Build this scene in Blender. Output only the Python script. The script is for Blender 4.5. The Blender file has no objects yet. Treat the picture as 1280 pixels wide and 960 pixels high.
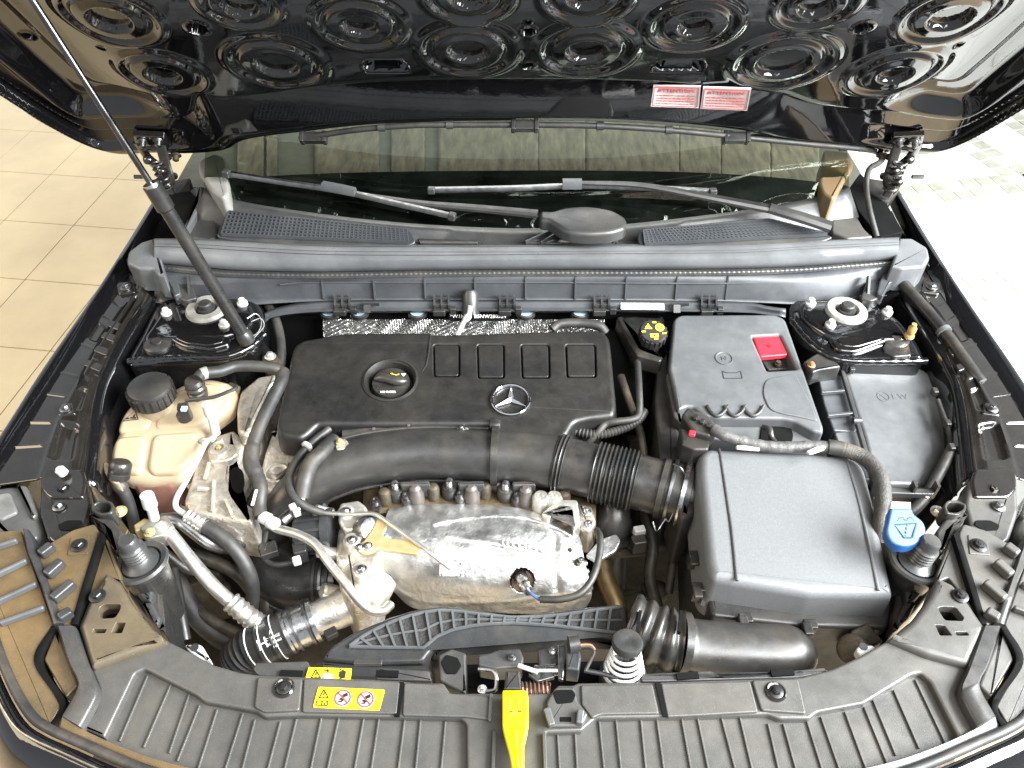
import bpy, bmesh, math, random
import numpy as np
from mathutils import Vector, Matrix, noise as mnoise
from mathutils.geometry import tessellate_polygon

random.seed(7)
SC = bpy.context.scene
COL = SC.collection
R = math.radians

# ------------------------------------------------------------------ camera
FPX, CX, CY = 1004.0, 640.0, 480.0          # focal length in pixels of the 1280 x 960 photograph
CAM = Vector((0.0, 0.0, 0.9))               # z = 0 is the level of the strut towers, the floor is 0.95 m below
cd = bpy.data.cameras.new('camera')
cd.sensor_width = 36.0
cd.lens = 36.0 * FPX / 1280.0
cd.clip_start, cd.clip_end = 0.02, 100.0
cam = bpy.data.objects.new('camera', cd)
cam.location = CAM
cam.rotation_euler = (R(45), 0, 0)
COL.objects.link(cam)
SC.camera = cam

# ------------------------------------------------------------------ light
W = bpy.data.worlds.new('World')
SC.world = W
W.use_nodes = True
bg = W.node_tree.nodes['Background']
bg.inputs[0].default_value = (0.88, 0.94, 1.0, 1)
bg.inputs[1].default_value = 0.50

def area(name, loc, target, size, size_y, power, col):
    l = bpy.data.lights.new(name, 'AREA')
    l.shape = 'RECTANGLE'
    l.size, l.size_y, l.energy, l.color = size, size_y, power, col
    o = bpy.data.objects.new(name, l)
    o.location = loc
    o.rotation_euler = (Vector(target) - Vector(loc)).to_track_quat('-Z', 'Y').to_euler()
    COL.objects.link(o)
    return o
area('window_light', (2.6, 0.0, 1.75), (0.2, 0.9, -0.2), 2.4, 1.8, 600, (0.95, 0.985, 1.0))
area('ceiling_light', (1.0, -1.2, 3.0), (0.1, 0.9, 0), 2.2, 1.8, 105, (1.0, 0.99, 0.97))
area('ceiling_light', (0.4, 4.6, 3.2), (0, 1.6, 0), 3.0, 1.6, 85, (1.0, 0.98, 0.95))
area('warm_light', (-3.4, 0.4, 2.2), (-0.5, 1.0, -0.3), 2.2, 1.6, 60, (1.0, 0.80, 0.52))

vs = SC.view_settings
vs.view_transform = 'Standard'
vs.look = 'None'
vs.gamma = 1.0
vs.exposure = 0.58
SC.cycles.use_denoising = True
SC.cycles.max_bounces = 8
SC.cycles.sample_clamp_indirect = 6.0

# ------------------------------------------------------------------ pixels to places
S45 = math.sqrt(0.5)
def ray(u, v):
    a, b = (u - CX) / FPX, (CY - v) / FPX
    return Vector((a, S45 + b * S45, -S45 + b * S45))
def A(u, v, z=0.0, sx=0.0, sy=0.0):
    """the point seen at (u, v) on the plane z + sx*X + sy*(Y-1)"""
    d = ray(u, v)
    t = (z - sy - CAM.z) / (d.z - sx * d.x - sy * d.y)
    return CAM + d * t
def AY(u, v, y):
    d = ray(u, v)
    return CAM + d * (y / d.y)
def ppm(u, v, z, px):
    d = ray(u, v)
    return px * ((z - CAM.z) / d.z) / FPX
def mu(u, m):                                # mirror about the car's centre line
    return 1322 - u if m else u

# ------------------------------------------------------------------ shapes
def cr(pts, n):
    """n points along a Catmull-Rom spline through pts, even in chord length"""
    P = [Vector(p) for p in pts]
    if len(P) == 2:
        return [P[0].lerp(P[1], i / (n - 1)) for i in range(n)]
    out, Q = [], [P[0] * 2 - P[1]] + P + [P[-1] * 2 - P[-2]]
    for i in range(1, len(Q) - 2):
        a, b, c, d = Q[i - 1:i + 3]
        for k in range(16):
            t = k / 16
            out.append(0.5 * ((2 * b) + (c - a) * t + (2 * a - 5 * b + 4 * c - d) * t * t + (3 * b - a - 3 * c + d) * t ** 3))
    out.append(P[-1])
    L = [0.0]
    for i in range(1, len(out)):
        L.append(L[-1] + (out[i] - out[i - 1]).length)
    res, j = [], 0
    for i in range(n):
        s = L[-1] * i / (n - 1)
        while j < len(L) - 2 and L[j + 1] < s:
            j += 1
        seg = L[j + 1] - L[j]
        res.append(out[j].lerp(out[j + 1], 0 if seg < 1e-9 else (s - L[j]) / seg))
    return res

def rp(pts, r=3.0, n=4):
    """round the corners of a pixel outline; a point may carry its own radius"""
    out, N = [], len(pts)
    for i in range(N):
        p0, p1, p2 = pts[i - 1], pts[i], pts[(i + 1) % N]
        rr = p1[2] if len(p1) > 2 else r
        a, b, c = (Vector(q[:2]) for q in (p0, p1, p2))
        la, lc = (a - b).length, (c - b).length
        k = min(rr, la * 0.45, lc * 0.45)
        if k < 0.3:
            out.append((b.x, b.y)); continue
        s, e = b + (a - b) * (k / la), b + (c - b) * (k / lc)
        for j in range(n + 1):
            t = j / n
            q = s * (1 - t) ** 2 + b * (2 * t * (1 - t)) + e * t * t
            out.append((q.x, q.y))
    return out

class G:
    def __init__(s):
        s.v, s.f = [], []
    def add(s, vs_, fs):
        o = len(s.v)
        s.v += [Vector(v) for v in vs_]
        s.f += [[i + o for i in f] for f in fs]
        return s
    def box(s, c, size, ax=None, ay=None):
        c = Vector(c)
        ax = Vector(ax).normalized() if ax is not None else Vector((1, 0, 0))
        ay = Vector(ay) if ay is not None else Vector((0, 1, 0))
        ay = (ay - ax * ay.dot(ax)).normalized()
        az = ax.cross(ay)
        h = [k / 2 for k in size]
        vs_ = [c + ax * (h[0] * i) + ay * (h[1] * j) + az * (h[2] * k) for k in (-1, 1) for j in (-1, 1) for i in (-1, 1)]
        return s.add(vs_, [(0, 2, 3, 1), (4, 5, 7, 6), (0, 1, 5, 4), (2, 6, 7, 3), (0, 4, 6, 2), (1, 3, 7, 5)])
    def bar(s, a, b, w, h, up=(0, 0, 1)):
        a, b = Vector(a), Vector(b)
        ax = (b - a).normalized()
        up = Vector(up)
        ay = up.cross(ax)
        return s.box((a + b) / 2, ((b - a).length, w, h), ax, ay)
    def tube(s, path, r, n=12, caps=True, flat=1.0):
        P = [Vector(p) for p in path]
        N = len(P)
        T = [(P[min(i + 1, N - 1)] - P[max(i - 1, 0)]).normalized() for i in range(N)]
        ref = Vector((0, 0, 1)) if abs(T[0].z) < 0.9 else Vector((0, 1, 0))
        nx = T[0].cross(ref).normalized()
        vs_, fs = [], []
        for i in range(N):
            nx = (nx - T[i] * nx.dot(T[i])).normalized()
            ny = T[i].cross(nx)
            rr = r[i] if isinstance(r, (list, tuple)) else r
            for k in range(n):
                a = 2 * math.pi * k / n
                vs_.append(P[i] + nx * (math.cos(a) * rr) + ny * (math.sin(a) * rr * flat))
        for i in range(N - 1):
            for k in range(n):
                k2 = (k + 1) % n
                fs.append((i * n + k, i * n + k2, (i + 1) * n + k2, (i + 1) * n + k))
        if caps:
            fs.append(list(range(n))[::-1])
            fs.append([(N - 1) * n + k for k in range(n)])
        return s.add(vs_, fs)
    def lathe(s, c, prof, axis=(0, 0, 1), n=24, xs=1.0, xd=None, closed=False, caps=True):
        """prof: (radius, height) along the axis from c"""
        c, az = Vector(c), Vector(axis).normalized()
        ax = Vector(xd) if xd is not None else (Vector((1, 0, 0)) if abs(az.x) < 0.9 else Vector((0, 1, 0)))
        ax = (ax - az * ax.dot(az)).normalized()
        ay = az.cross(ax)
        vs_, fs = [], []
        for (r, h) in prof:
            for k in range(n):
                a = 2 * math.pi * k / n
                vs_.append(c + az * h + ax * (math.cos(a) * r * xs) + ay * (math.sin(a) * r))
        m = len(prof)
        for i in range(m if closed else m - 1):
            j = (i + 1) % m
            for k in range(n):
                k2 = (k + 1) % n
                fs.append((i * n + k, i * n + k2, j * n + k2, j * n + k))
        if not closed and caps:
            if prof[0][0] > 1e-6: fs.append(list(range(n))[::-1])
            if prof[-1][0] > 1e-6: fs.append([(m - 1) * n + k for k in range(n)])
        return s.add(vs_, fs)
    def sheet(s, rows, n=None, close=False):
        rr = [cr(r, n) for r in rows] if n else [[Vector(p) for p in r] for r in rows]
        n = len(rr[0])
        vs_ = [p for r in rr for p in r]
        fs = []
        for i in range(len(rr) - 1):
            for k in range(n - 1):
                fs.append((i * n + k, i * n + k + 1, (i + 1) * n + k + 1, (i + 1) * n + k))
        return s.add(vs_, fs)
    def prism(s, top, off, holes=()):
        off = Vector(off)
        loops = [list(top)] + [list(h) for h in holes]
        flat = [Vector(p) for l in loops for p in l]
        n = len(flat)
        if holes:
            caps = [list(t) for t in tessellate_polygon([[Vector(p) for p in l] for l in loops])]
        else:
            caps = [list(range(n))]
        fs = [c for c in caps] + [[i + n for i in reversed(c)] for c in caps]
        k = 0
        for l in loops:
            m = len(l)
            for i in range(m):
                a, b = k + i, k + (i + 1) % m
                fs.append((a, b, b + n, a + n))
            k += m
        return s.add(flat + [p + off for p in flat], fs)
    def soft(s, top, th, b, seg=3, holes=(), cap=True, flare=0.0, hole_th=None, hole_b=None):
        """a slab with rounded top edges: top outline in 3-D, thickness th down, rounding b; flare widens the foot"""
        def miters(l):
            n = len(l)
            area_ = sum(l[i].x * l[(i + 1) % n].y - l[(i + 1) % n].x * l[i].y for i in range(n))
            sg = 1 if area_ > 0 else -1
            out = []
            for i in range(n):
                e0 = (l[i] - l[i - 1]).xy
                e1 = (l[(i + 1) % n] - l[i]).xy
                if e0.length < 1e-9: e0 = e1
                if e1.length < 1e-9: e1 = e0
                n0 = Vector((-e0.y, e0.x)).normalized() * sg
                n1 = Vector((-e1.y, e1.x)).normalized() * sg
                m = n0 + n1
                m = m / max(m.length_squared / 2, 0.5) if m.length > 1e-6 else n0
                out.append(Vector((m.x, m.y, 0)))
            return out                          # pointing inwards
        loops = [[Vector(p) for p in top]] + [[Vector(p) for p in h] for h in holes]
        base = len(s.v)
        vs_, fs, caps, bot = [], [], [], []
        for li, l in enumerate(loops):
            M = miters(l)
            sg = 1 if li == 0 else -1
            th_ = th if (li == 0 or hole_th is None) else hole_th
            rings = []
            bb = b if (li == 0 or hole_b is None) else hole_b
            for k in range(seg + 1):
                a = (math.pi / 2) * k / seg
                rings.append([p + m * (sg * bb * (1 - math.sin(a))) - Vector((0, 0, bb * (1 - math.cos(a)))) for p, m in zip(l, M)])
            rings.append([p - m * (sg * flare) - Vector((0, 0, th_)) for p, m in zip(l, M)])
            n = len(l)
            st = len(vs_)
            for r in rings: vs_ += r
            for i in range(len(rings) - 1):
                for k in range(n):
                    k2 = (k + 1) % n
                    fs.append((st + i * n + k, st + i * n + k2, st + (i + 1) * n + k2, st + (i + 1) * n + k))
            caps.append([st + k for k in range(n)])
            bot.append([st + (len(rings) - 1) * n + k for k in range(n)])
        if cap:
            if holes:
                flat = [i for c in caps for i in c]
                for t in tessellate_polygon([[vs_[i] for i in c] for c in caps]):
                    fs.append([flat[i] for i in t])
            else:
                fs.append(caps[0])
                fs.append(bot[0][::-1])
        return s.add(vs_, fs)

WLOC = {}
def build(name, g, mat, parent=None, smooth=38, solid=0.0, wn=False, sub=0, bevel=0.0, kind=None, label=None, cat=None, group=None, normals=True):
    lo = Vector([min(v[i] for v in g.v) for i in range(3)])
    hi = Vector([max(v[i] for v in g.v) for i in range(3)])
    c = (lo + hi) / 2
    if parent is None:
        c.z = lo.z
    me = bpy.data.meshes.new(name)
    me.from_pydata([v - c for v in g.v], [], g.f)
    me.update()
    if normals:
        bm = bmesh.new(); bm.from_mesh(me)
        bmesh.ops.remove_doubles(bm, verts=bm.verts, dist=1e-6)
        bmesh.ops.recalc_face_normals(bm, faces=bm.faces)
        bm.to_mesh(me); bm.free()
    for p in me.polygons: p.use_smooth = True
    me.set_sharp_from_angle(angle=R(smooth))
    if mat is not None: me.materials.append(mat)
    o = bpy.data.objects.new(name, me)
    COL.objects.link(o)
    place(o, c, parent)
    if solid:
        m = o.modifiers.new('solid', 'SOLIDIFY'); m.thickness = abs(solid); m.offset = -1 if solid > 0 else 1
    if bevel:
        m = o.modifiers.new('bevel', 'BEVEL'); m.width = bevel; m.segments = 2; m.limit_method = 'ANGLE'; m.angle_limit = R(40); m.harden_normals = True
    if sub:
        m = o.modifiers.new('sub', 'SUBSURF'); m.levels = m.render_levels = sub
    if wn:
        m = o.modifiers.new('wn', 'WEIGHTED_NORMAL'); m.keep_sharp = True
    tag(o, label, cat, group, kind)
    return o
def place(o, wloc, parent=None):
    wloc = Vector(wloc)
    WLOC[o] = wloc
    if parent is not None:
        o.parent = parent
        o.location = wloc - WLOC[parent]
    else:
        o.location = wloc
def tag(o, label=None, cat=None, group=None, kind=None):
    if label: o['label'] = label
    if cat: o['category'] = cat
    if group: o['group'] = group
    if kind: o['kind'] = kind
    return o
def thing(name, label, cat, loc, group=None):
    o = bpy.data.objects.new(name, None)
    o.empty_display_size = 0.05
    COL.objects.link(o)
    place(o, loc)
    return tag(o, label, cat, group)
def inst(src, wloc, parent=None, name=None, rz=0.0, scale=None):
    o = src.copy()
    for k in ('label', 'category', 'group', 'kind'):
        if k in o.keys(): del o[k]
    if name: o.name = name
    COL.objects.link(o)
    o.parent = None
    place(o, wloc, parent)
    if rz: o.rotation_euler.z = rz
    if scale: o.scale = scale
    return o
def slab(name, px, z, th, b, mat, parent=None, r=3.0, sx=0.0, sy=0.0, holes=(), n=4, seg=3, flare=0.0, **kw):
    top = [A(u, v, z, sx, sy) for u, v in rp(px, r, n)]
    hs = [[A(u, v, z, sx, sy) for u, v in rp(h, 2.5, 3)] for h in holes]
    g = G().soft(top, th, b, seg, hs, flare=flare)
    return build(name, g, mat, parent, wn=True, **kw)
def ribbon(name, L_, R_, z, th, mat, parent, n=30, b=0.002, **kw):
    """a raised strip between two pixel edges"""
    l, r = cr([A(u, v, z) for u, v in L_], n), cr([A(u, v, z) for u, v in R_], n)
    dn = Vector((0, 0, -th))
    rows = [[p + dn for p in l], [p - Vector((0, 0, b)) for p in l], [p.lerp(q, min(.4, b / max(1e-5, (q - p).length))) for p, q in zip(l, r)], [q.lerp(p, min(.4, b / max(1e-5, (q - p).length))) for p, q in zip(l, r)], [q - Vector((0, 0, b)) for q in r], [q + dn for q in r]]
    g = G().sheet(rows)
    m = len(rows)
    g.f.append([k * n for k in range(m)]); g.f.append([k * n + n - 1 for k in range(m)][::-1])
    return build(name, g, mat, parent, smooth=50, **kw)
def path(pts, n=24):
    return cr([A(*p) for p in pts], n)
def hose(name, pts, r, mat, parent=None, n=28, k=12, **kw):
    return build(name, G().tube(path(pts, n), r, k), mat, parent, **kw)
def circ(u, v, z, ru, rv=None, n=28, sx=0.0, sy=0.0):
    rv = rv if rv is not None else ru * 0.7
    return [(u + ru * math.cos(2 * math.pi * i / n), v + rv * math.sin(2 * math.pi * i / n)) for i in range(n)]

def text(name, s, org, xd, yd, size, mat, parent, ext=0.0004, align='CENTER'):
    cu = bpy.data.curves.new('t', 'FONT')
    cu.body, cu.size, cu.extrude = s, size, ext
    cu.align_x = align; cu.align_y = 'CENTER'
    cu.resolution_u = 2
    to = bpy.data.objects.new('t', cu)
    COL.objects.link(to)
    bpy.context.view_layer.update()
    me = bpy.data.meshes.new_from_object(to.evaluated_get(bpy.context.evaluated_depsgraph_get()))
    bpy.data.objects.remove(to)
    xd = Vector(xd).normalized(); yd = Vector(yd); yd = (yd - xd * yd.dot(xd)).normalized(); zd = xd.cross(yd)
    M = Matrix((xd, yd, zd)).transposed().to_4x4()
    me.transform(M)
    me.materials.clear(); me.materials.append(mat)
    me.name = name
    o = bpy.data.objects.new(name, me)
    COL.objects.link(o)
    place(o, org, parent)
    return o

# ------------------------------------------------------------------ materials
MATS = {}
def M(name, col, rough=0.5, metal=0.0, var=0.25, vs_=25.0, bump=0.0, bs=400.0, dust=None, damt=0.0, ds=9.0, coat=0.0, spec=0.5, rvar=0.1, sss=0.0, bump2=0.0, bs2=30.0, speck=0.0, stretch=None):
    m = bpy.data.materials.new(name)
    m.use_nodes = True
    nt = m.node_tree; N, L = nt.nodes, nt.links
    p = N['Principled BSDF']
    tc = N.new('ShaderNodeTexCoord')
    geo = N.new('ShaderNodeNewGeometry')
    pos = geo.outputs['Position']
    if stretch:
        vm = N.new('ShaderNodeVectorMath'); vm.operation = 'MULTIPLY'; vm.inputs[1].default_value = stretch; L.new(pos, vm.inputs[0]); pos = vm.outputs[0]
    def nz(scale, detail=5.0, rough_=0.6):
        n = N.new('ShaderNodeTexNoise'); n.inputs['Scale'].default_value = scale; n.inputs['Detail'].default_value = detail; n.inputs['Roughness'].default_value = rough_
        L.new(pos, n.inputs['Vector']); return n.outputs['Fac']
    def rng(src, a, b, c, d):
        n = N.new('ShaderNodeMapRange'); n.inputs[1].default_value = a; n.inputs[2].default_value = b; n.inputs[3].default_value = c; n.inputs[4].default_value = d
        L.new(src, n.inputs[0]); return n.outputs[0]
    c = col if isinstance(col, (tuple, list)) else (col, col, col)
    n1 = nz(vs_)
    mix = N.new('ShaderNodeMix'); mix.data_type = 'RGBA'
    mix.inputs[6].default_value = tuple(k * (1 - var) for k in c) + (1,)
    mix.inputs[7].default_value = tuple(min(1, k * (1 + var)) for k in c) + (1,)
    L.new(rng(n1, 0.3, 0.7, 0, 1), mix.inputs[0])
    outc = mix.outputs[2]
    if dust is not None:
        sep = N.new('ShaderNodeSeparateXYZ'); L.new(geo.outputs['Normal'], sep.inputs[0])
        up = rng(sep.outputs[2], -0.2, 0.9, 0.35, 1.0)
        dn = rng(nz(ds, 8.0, 0.7), 0.42, 0.72, 0.0, 1.0)
        mul = N.new('ShaderNodeMath'); mul.operation = 'MULTIPLY'; L.new(up, mul.inputs[0]); L.new(dn, mul.inputs[1])
        mul2 = N.new('ShaderNodeMath'); mul2.operation = 'MULTIPLY'; L.new(mul.outputs[0], mul2.inputs[0]); mul2.inputs[1].default_value = damt
        mx = N.new('ShaderNodeMix'); mx.data_type = 'RGBA'
        L.new(mul2.outputs[0], mx.inputs[0]); L.new(outc, mx.inputs[6]); mx.inputs[7].default_value = tuple(dust) + (1,)
        outc = mx.outputs[2]
    if speck:
        sn = rng(nz(900.0, 2.0, 0.5), 0.66, 0.74, 0.0, speck)
        mx = N.new('ShaderNodeMix'); mx.data_type = 'RGBA'
        L.new(sn, mx.inputs[0]); L.new(outc, mx.inputs[6]); mx.inputs[7].default_value = (0.45, 0.43, 0.38, 1)
        outc = mx.outputs[2]
    L.new(outc, p.inputs['Base Color'])
    p.inputs['Metallic'].default_value = metal
    p.inputs['Specular IOR Level'].default_value = spec
    L.new(rng(nz(vs_ * 1.7), 0.3, 0.7, max(0.0, rough - rvar), min(1.0, rough + rvar)), p.inputs['Roughness'])
    if coat: p.inputs['Coat Weight'].default_value = coat; p.inputs['Coat Roughness'].default_value = 0.03
    if sss:
        p.inputs['Subsurface Weight'].default_value = sss; p.inputs['Subsurface Radius'].default_value = (0.02, 0.012, 0.006); p.inputs['Subsurface Scale'].default_value = 0.4
    last = None
    for st, sc_ in ((bump, bs), (bump2, bs2)):
        if st:
            b = N.new('ShaderNodeBump'); b.inputs['Strength'].default_value = st; b.inputs['Distance'].default_value = 0.6 / sc_
            L.new(nz(sc_, 3.0, 0.6), b.inputs['Height'])
            if last: L.new(last, b.inputs['Normal'])
            last = b.outputs['Normal']
    if last: L.new(last, p.inputs['Normal'])
    MATS[name] = m
    return m
DUST = (0.30, 0.25, 0.18)
GDUST = (0.34, 0.34, 0.33)
paint = M('black_paint', (0.0035, 0.0035, 0.004), 0.05, var=0.1, rvar=0.015, bump2=0.02, bs2=45, speck=0.05, spec=0.5, coat=0.5)
paint_t = M('strut_tower_paint', (0.004, 0.004, 0.0045), 0.05, var=0.1, rvar=0.02, coat=1.0, speck=0.12, bump2=0.04, bs2=30)
paint_d = M('dusty_black_paint', (0.009, 0.008, 0.007), 0.09, var=0.2, rvar=0.05, coat=0.6, dust=(0.26, 0.20, 0.13), damt=0.02, ds=14, speck=0.10)
cover = M('engine_cover_plastic', 0.0085, 0.40, var=0.12, bump=0.25, bs=1100, dust=DUST, damt=0.05, speck=0.12)
black = M('black_plastic', 0.017, 0.36, var=0.2, bump=0.12, bs=700, dust=DUST, damt=0.10, speck=0.15)
black_g = M('satin_black_plastic', 0.014, 0.32, var=0.2, bump=0.08, bs=500, dust=DUST, damt=0.14, ds=12)
grey = M('grey_plastic', (0.064, 0.067, 0.070), 0.38, var=0.12, bump=0.22, bs=900, dust=GDUST, damt=0.12, speck=0.12)
cowl_m = M('cowl_plastic', (0.038, 0.041, 0.045), 0.38, var=0.12, bump=0.2, bs=800, dust=GDUST, damt=0.08, speck=0.12)
grey_d = M('dark_grey_plastic', (0.026, 0.0272, 0.0285), 0.36, var=0.14, bump=0.2, bs=800, dust=DUST, damt=0.12, speck=0.15)
airbox_m = M('grained_grey_plastic', (0.096, 0.099, 0.102), 0.48, var=0.10, bump=0.55, bs=900, vs_=300, speck=0.25)
dusty = M('dusty_plastic', (0.050, 0.0485, 0.045), 0.36, var=0.12, bump=0.22, bs=700, dust=(0.24, 0.21, 0.165), damt=0.16, ds=6, speck=0.2)
tan_p = M('warm_lit_dusty_plastic', (0.070, 0.056, 0.036), 0.36, var=0.2, bump=0.25, bs=600, dust=(0.25, 0.18, 0.09), damt=0.2, ds=7, speck=0.2)  # dusty plastic copy with the warm left light put into its colour
brown_p = M('brown_dusty_plastic', (0.066, 0.047, 0.024), 0.38, var=0.25, bump=0.3, bs=600, dust=(0.24, 0.145, 0.05), damt=0.4, ds=7, speck=0.2)
rubber = M('rubber', 0.016, 0.55, var=0.2, bump=0.15, bs=600, dust=DUST, damt=0.15, ds=20)
seal_m = M('weather_seal_rubber', (0.098, 0.102, 0.106), 0.36, var=0.22, vs_=14, bump=0.15, bs=500, dust=GDUST, damt=0.12, ds=8)
hollow = M('deep_black', 0.004, 0.8, var=0.3, spec=0.08)  # near-black; on slots, gaps and openings it paints their inner shade
grime = M('grimy_metal', (0.045, 0.037, 0.025), 0.55, metal=0.3, var=0.5, vs_=40, bump=0.4, bs=200, dust=(0.14, 0.09, 0.04), damt=0.4, ds=15)
steel = M('steel', 0.55, 0.28, metal=1.0, var=0.25, vs_=60)
steel_d = M('dark_steel', 0.22, 0.35, metal=1.0, var=0.3, vs_=60)
zinc = M('white_painted_steel', (0.40, 0.40, 0.385), 0.4, var=0.12, vs_=200, speck=0.2)
alu = M('cast_aluminium', (0.56, 0.52, 0.46), 0.45, metal=0.75, var=0.3, vs_=60, bump=0.5, bs=260, dust=(0.42, 0.34, 0.22), damt=0.65, ds=22, bump2=0.3, bs2=60)
alu_c = M('clean_cast_aluminium', (0.70, 0.68, 0.63), 0.38, metal=0.85, var=0.2, vs_=70, bump=0.4, bs=320, dust=(0.5, 0.42, 0.3), damt=0.4, ds=25)
tube_m = M('aluminium_tube', (0.60, 0.58, 0.54), 0.36, metal=0.9, var=0.15, vs_=80, dust=(0.5, 0.4, 0.25), damt=0.35, ds=20)
shield_m = M('heat_shield_aluminium', (0.56, 0.56, 0.55), 0.42, metal=0.95, var=0.16, vs_=22, bump=0.3, bs=420, bump2=0.2, bs2=34, dust=(0.42, 0.37, 0.29), damt=0.22, ds=11, rvar=0.12)
foil = M('embossed_foil', (0.82, 0.82, 0.80), 0.24, metal=0.95, var=0.1, vs_=60, dust=(0.5, 0.45, 0.35), damt=0.3)
chrome = M('chrome', (0.85, 0.85, 0.86), 0.07, metal=1.0, var=0.05, rvar=0.02)
beige = M('beige_tank_plastic', (0.36, 0.285, 0.19), 0.38, var=0.10, vs_=9, sss=0.35, bump=0.08, bs=300, dust=(0.45, 0.30, 0.14), damt=0.35, ds=10)
pink = M('pink_coolant_plastic', (0.26, 0.12, 0.095), 0.35, var=0.15, sss=0.3)
white_m = M('white_plastic', (0.46, 0.46, 0.45), 0.45, var=0.08, vs_=60)
blue_m = M('blue_plastic', (0.010, 0.058, 0.19), 0.42, var=0.10, bump=0.15, bs=500)
blue_d = M('blue_line_print', (0.012, 0.06, 0.24), 0.5)
red_m = M('red_plastic', (0.68, 0.018, 0.030), 0.38, var=0.08)
yellow_m = M('yellow_plastic', (0.86, 0.63, 0.0), 0.4, var=0.05, vs_=60)
label_y = M('yellow_label', (0.84, 0.58, 0.01), 0.45, var=0.04)
label_w = M('white_label', (0.60, 0.58, 0.565), 0.45, var=0.04)
ink_k = M('black_ink', 0.012, 0.5)
ink_r = M('red_ink', (0.55, 0.03, 0.03), 0.5)
ink_w = M('white_ink', (0.75, 0.75, 0.74), 0.5)
ink_y = M('yellow_ink', (0.80, 0.60, 0.04), 0.5)
gold_m = M('yellow_zinc_steel', (0.50, 0.40, 0.20), 0.38, metal=0.6, var=0.15, vs_=60)
brass = M('brown_valve', (0.45, 0.26, 0.09), 0.4, metal=0.2)
copper = M('rusty_copper', (0.42, 0.17, 0.08), 0.5, metal=0.5, var=0.3)
bluedisc = M('pale_blue_disc', (0.35, 0.50, 0.62), 0.4, var=0.1)
tower_w = M('dusty_white_mount', (0.20, 0.195, 0.175), 0.6, var=0.25, vs_=90, bump=0.4, bs=300)
fur_m = M('tan_plush', (0.080, 0.069, 0.050), 0.9, var=0.5, vs_=60, bump=0.3, bs=260, stretch=(1.0, 0.22, 1.0))
dash_m = M('dark_dash', (0.045, 0.046, 0.032), 0.6, var=0.2)
tan_trim = M('tan_pillar_trim', (0.13, 0.088, 0.045), 0.4, var=0.2, vs_=8)
pale_trim = M('pale_pillar_trim', (0.22, 0.215, 0.195), 0.35, var=0.2, vs_=10)
tile_m = M('tan_floor_tile', (0.55, 0.45, 0.285), 0.18, var=0.10, vs_=3.0, rvar=0.08, bump=0.05, bs=60)
tile_w = M('pale_floor_tile', (0.52, 0.515, 0.48), 0.30, var=0.06, vs_=3.0)
tile_g = M('green_grey_mosaic_tile', (0.27, 0.27, 0.22), 0.35, var=0.2, vs_=20)
grout_m = M('grout', (0.34, 0.26, 0.16), 0.8, var=0.2)
headlamp_m = M('hazy_lamp_plastic', (0.060, 0.060, 0.057), 0.3, var=0.3, vs_=20)
braid_m = M('braided_sleeve', (0.030, 0.028, 0.026), 0.6, var=0.3, vs_=200, bump=0.9, bs=420, dust=DUST, damt=0.3, ds=20)

glass = bpy.data.materials.new('windscreen_glass')
glass.use_nodes = True
_n, _l = glass.node_tree.nodes, glass.node_tree.links
_n.remove(_n['Principled BSDF'])
_t = _n.new('ShaderNodeBsdfTransparent'); _t.inputs[0].default_value = (0.55, 0.60, 0.52, 1)
_g = _n.new('ShaderNodeBsdfGlossy'); _g.inputs['Roughness'].default_value = 0.02; _g.inputs[0].default_value = (0.9, 1.0, 0.85, 1)
_fr = _n.new('ShaderNodeFresnel'); _fr.inputs[0].default_value = 1.75
_mx = _n.new('ShaderNodeMixShader')
_l.new(_fr.outputs[0], _mx.inputs[0]); _l.new(_t.outputs[0], _mx.inputs[1]); _l.new(_g.outputs[0], _mx.inputs[2])
_l.new(_mx.outputs[0], _n['Material Output'].inputs[0])
# ================================================================== floor
FZ = -0.95
fl = build('floor', G().box((0, 2.2, FZ - 0.056), (9, 8, 0.1)), grout_m, None, kind='structure')
def tile_proto(w, h, mat):
    g = G().soft([Vector((-w / 2, -h / 2, 0)), Vector((w / 2, -h / 2, 0)), Vector((w / 2, h / 2, 0)), Vector((-w / 2, h / 2, 0))], 0.006, 0.0012, 2)
    return build('tile', g, mat, fl, wn=True)
def lay(px0, x0, x1, y0, y1, w, h, rot, mat, skip=None):
    proto = None
    c, s = math.cos(rot), math.sin(rot)
    i0, i1 = int(x0 / w) - 2, int(x1 / w) + 2
    for i in range(i0, i1):
        for j in range(int(y0 / h) - 2, int(y1 / h) + 3):
            a, b = (i + 0.5) * w, (j + 0.5) * h
            x, y = c * a - s * b, s * a + c * b
            if not (x0 < x < x1 and y0 < y < y1): continue
            m = skip(x, y) if skip else mat
            if m is None: continue
            if proto is None or m is not mat:
                o = tile_proto(w - 0.004, h - 0.004, m)
                place(o, (x, y, FZ), fl); o.rotation_euler.z = rot
                if m is mat: proto = o
            else:
                o = inst(proto, (x, y, FZ), fl, rz=rot)
lay(0, -3.4, -0.72, 1.1, 4.7, 0.30, 0.36, R(-7), tile_m)
lay(0, 0.72, 3.4, 1.1, 4.7, 0.45, 0.45, R(12), tile_w)
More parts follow.
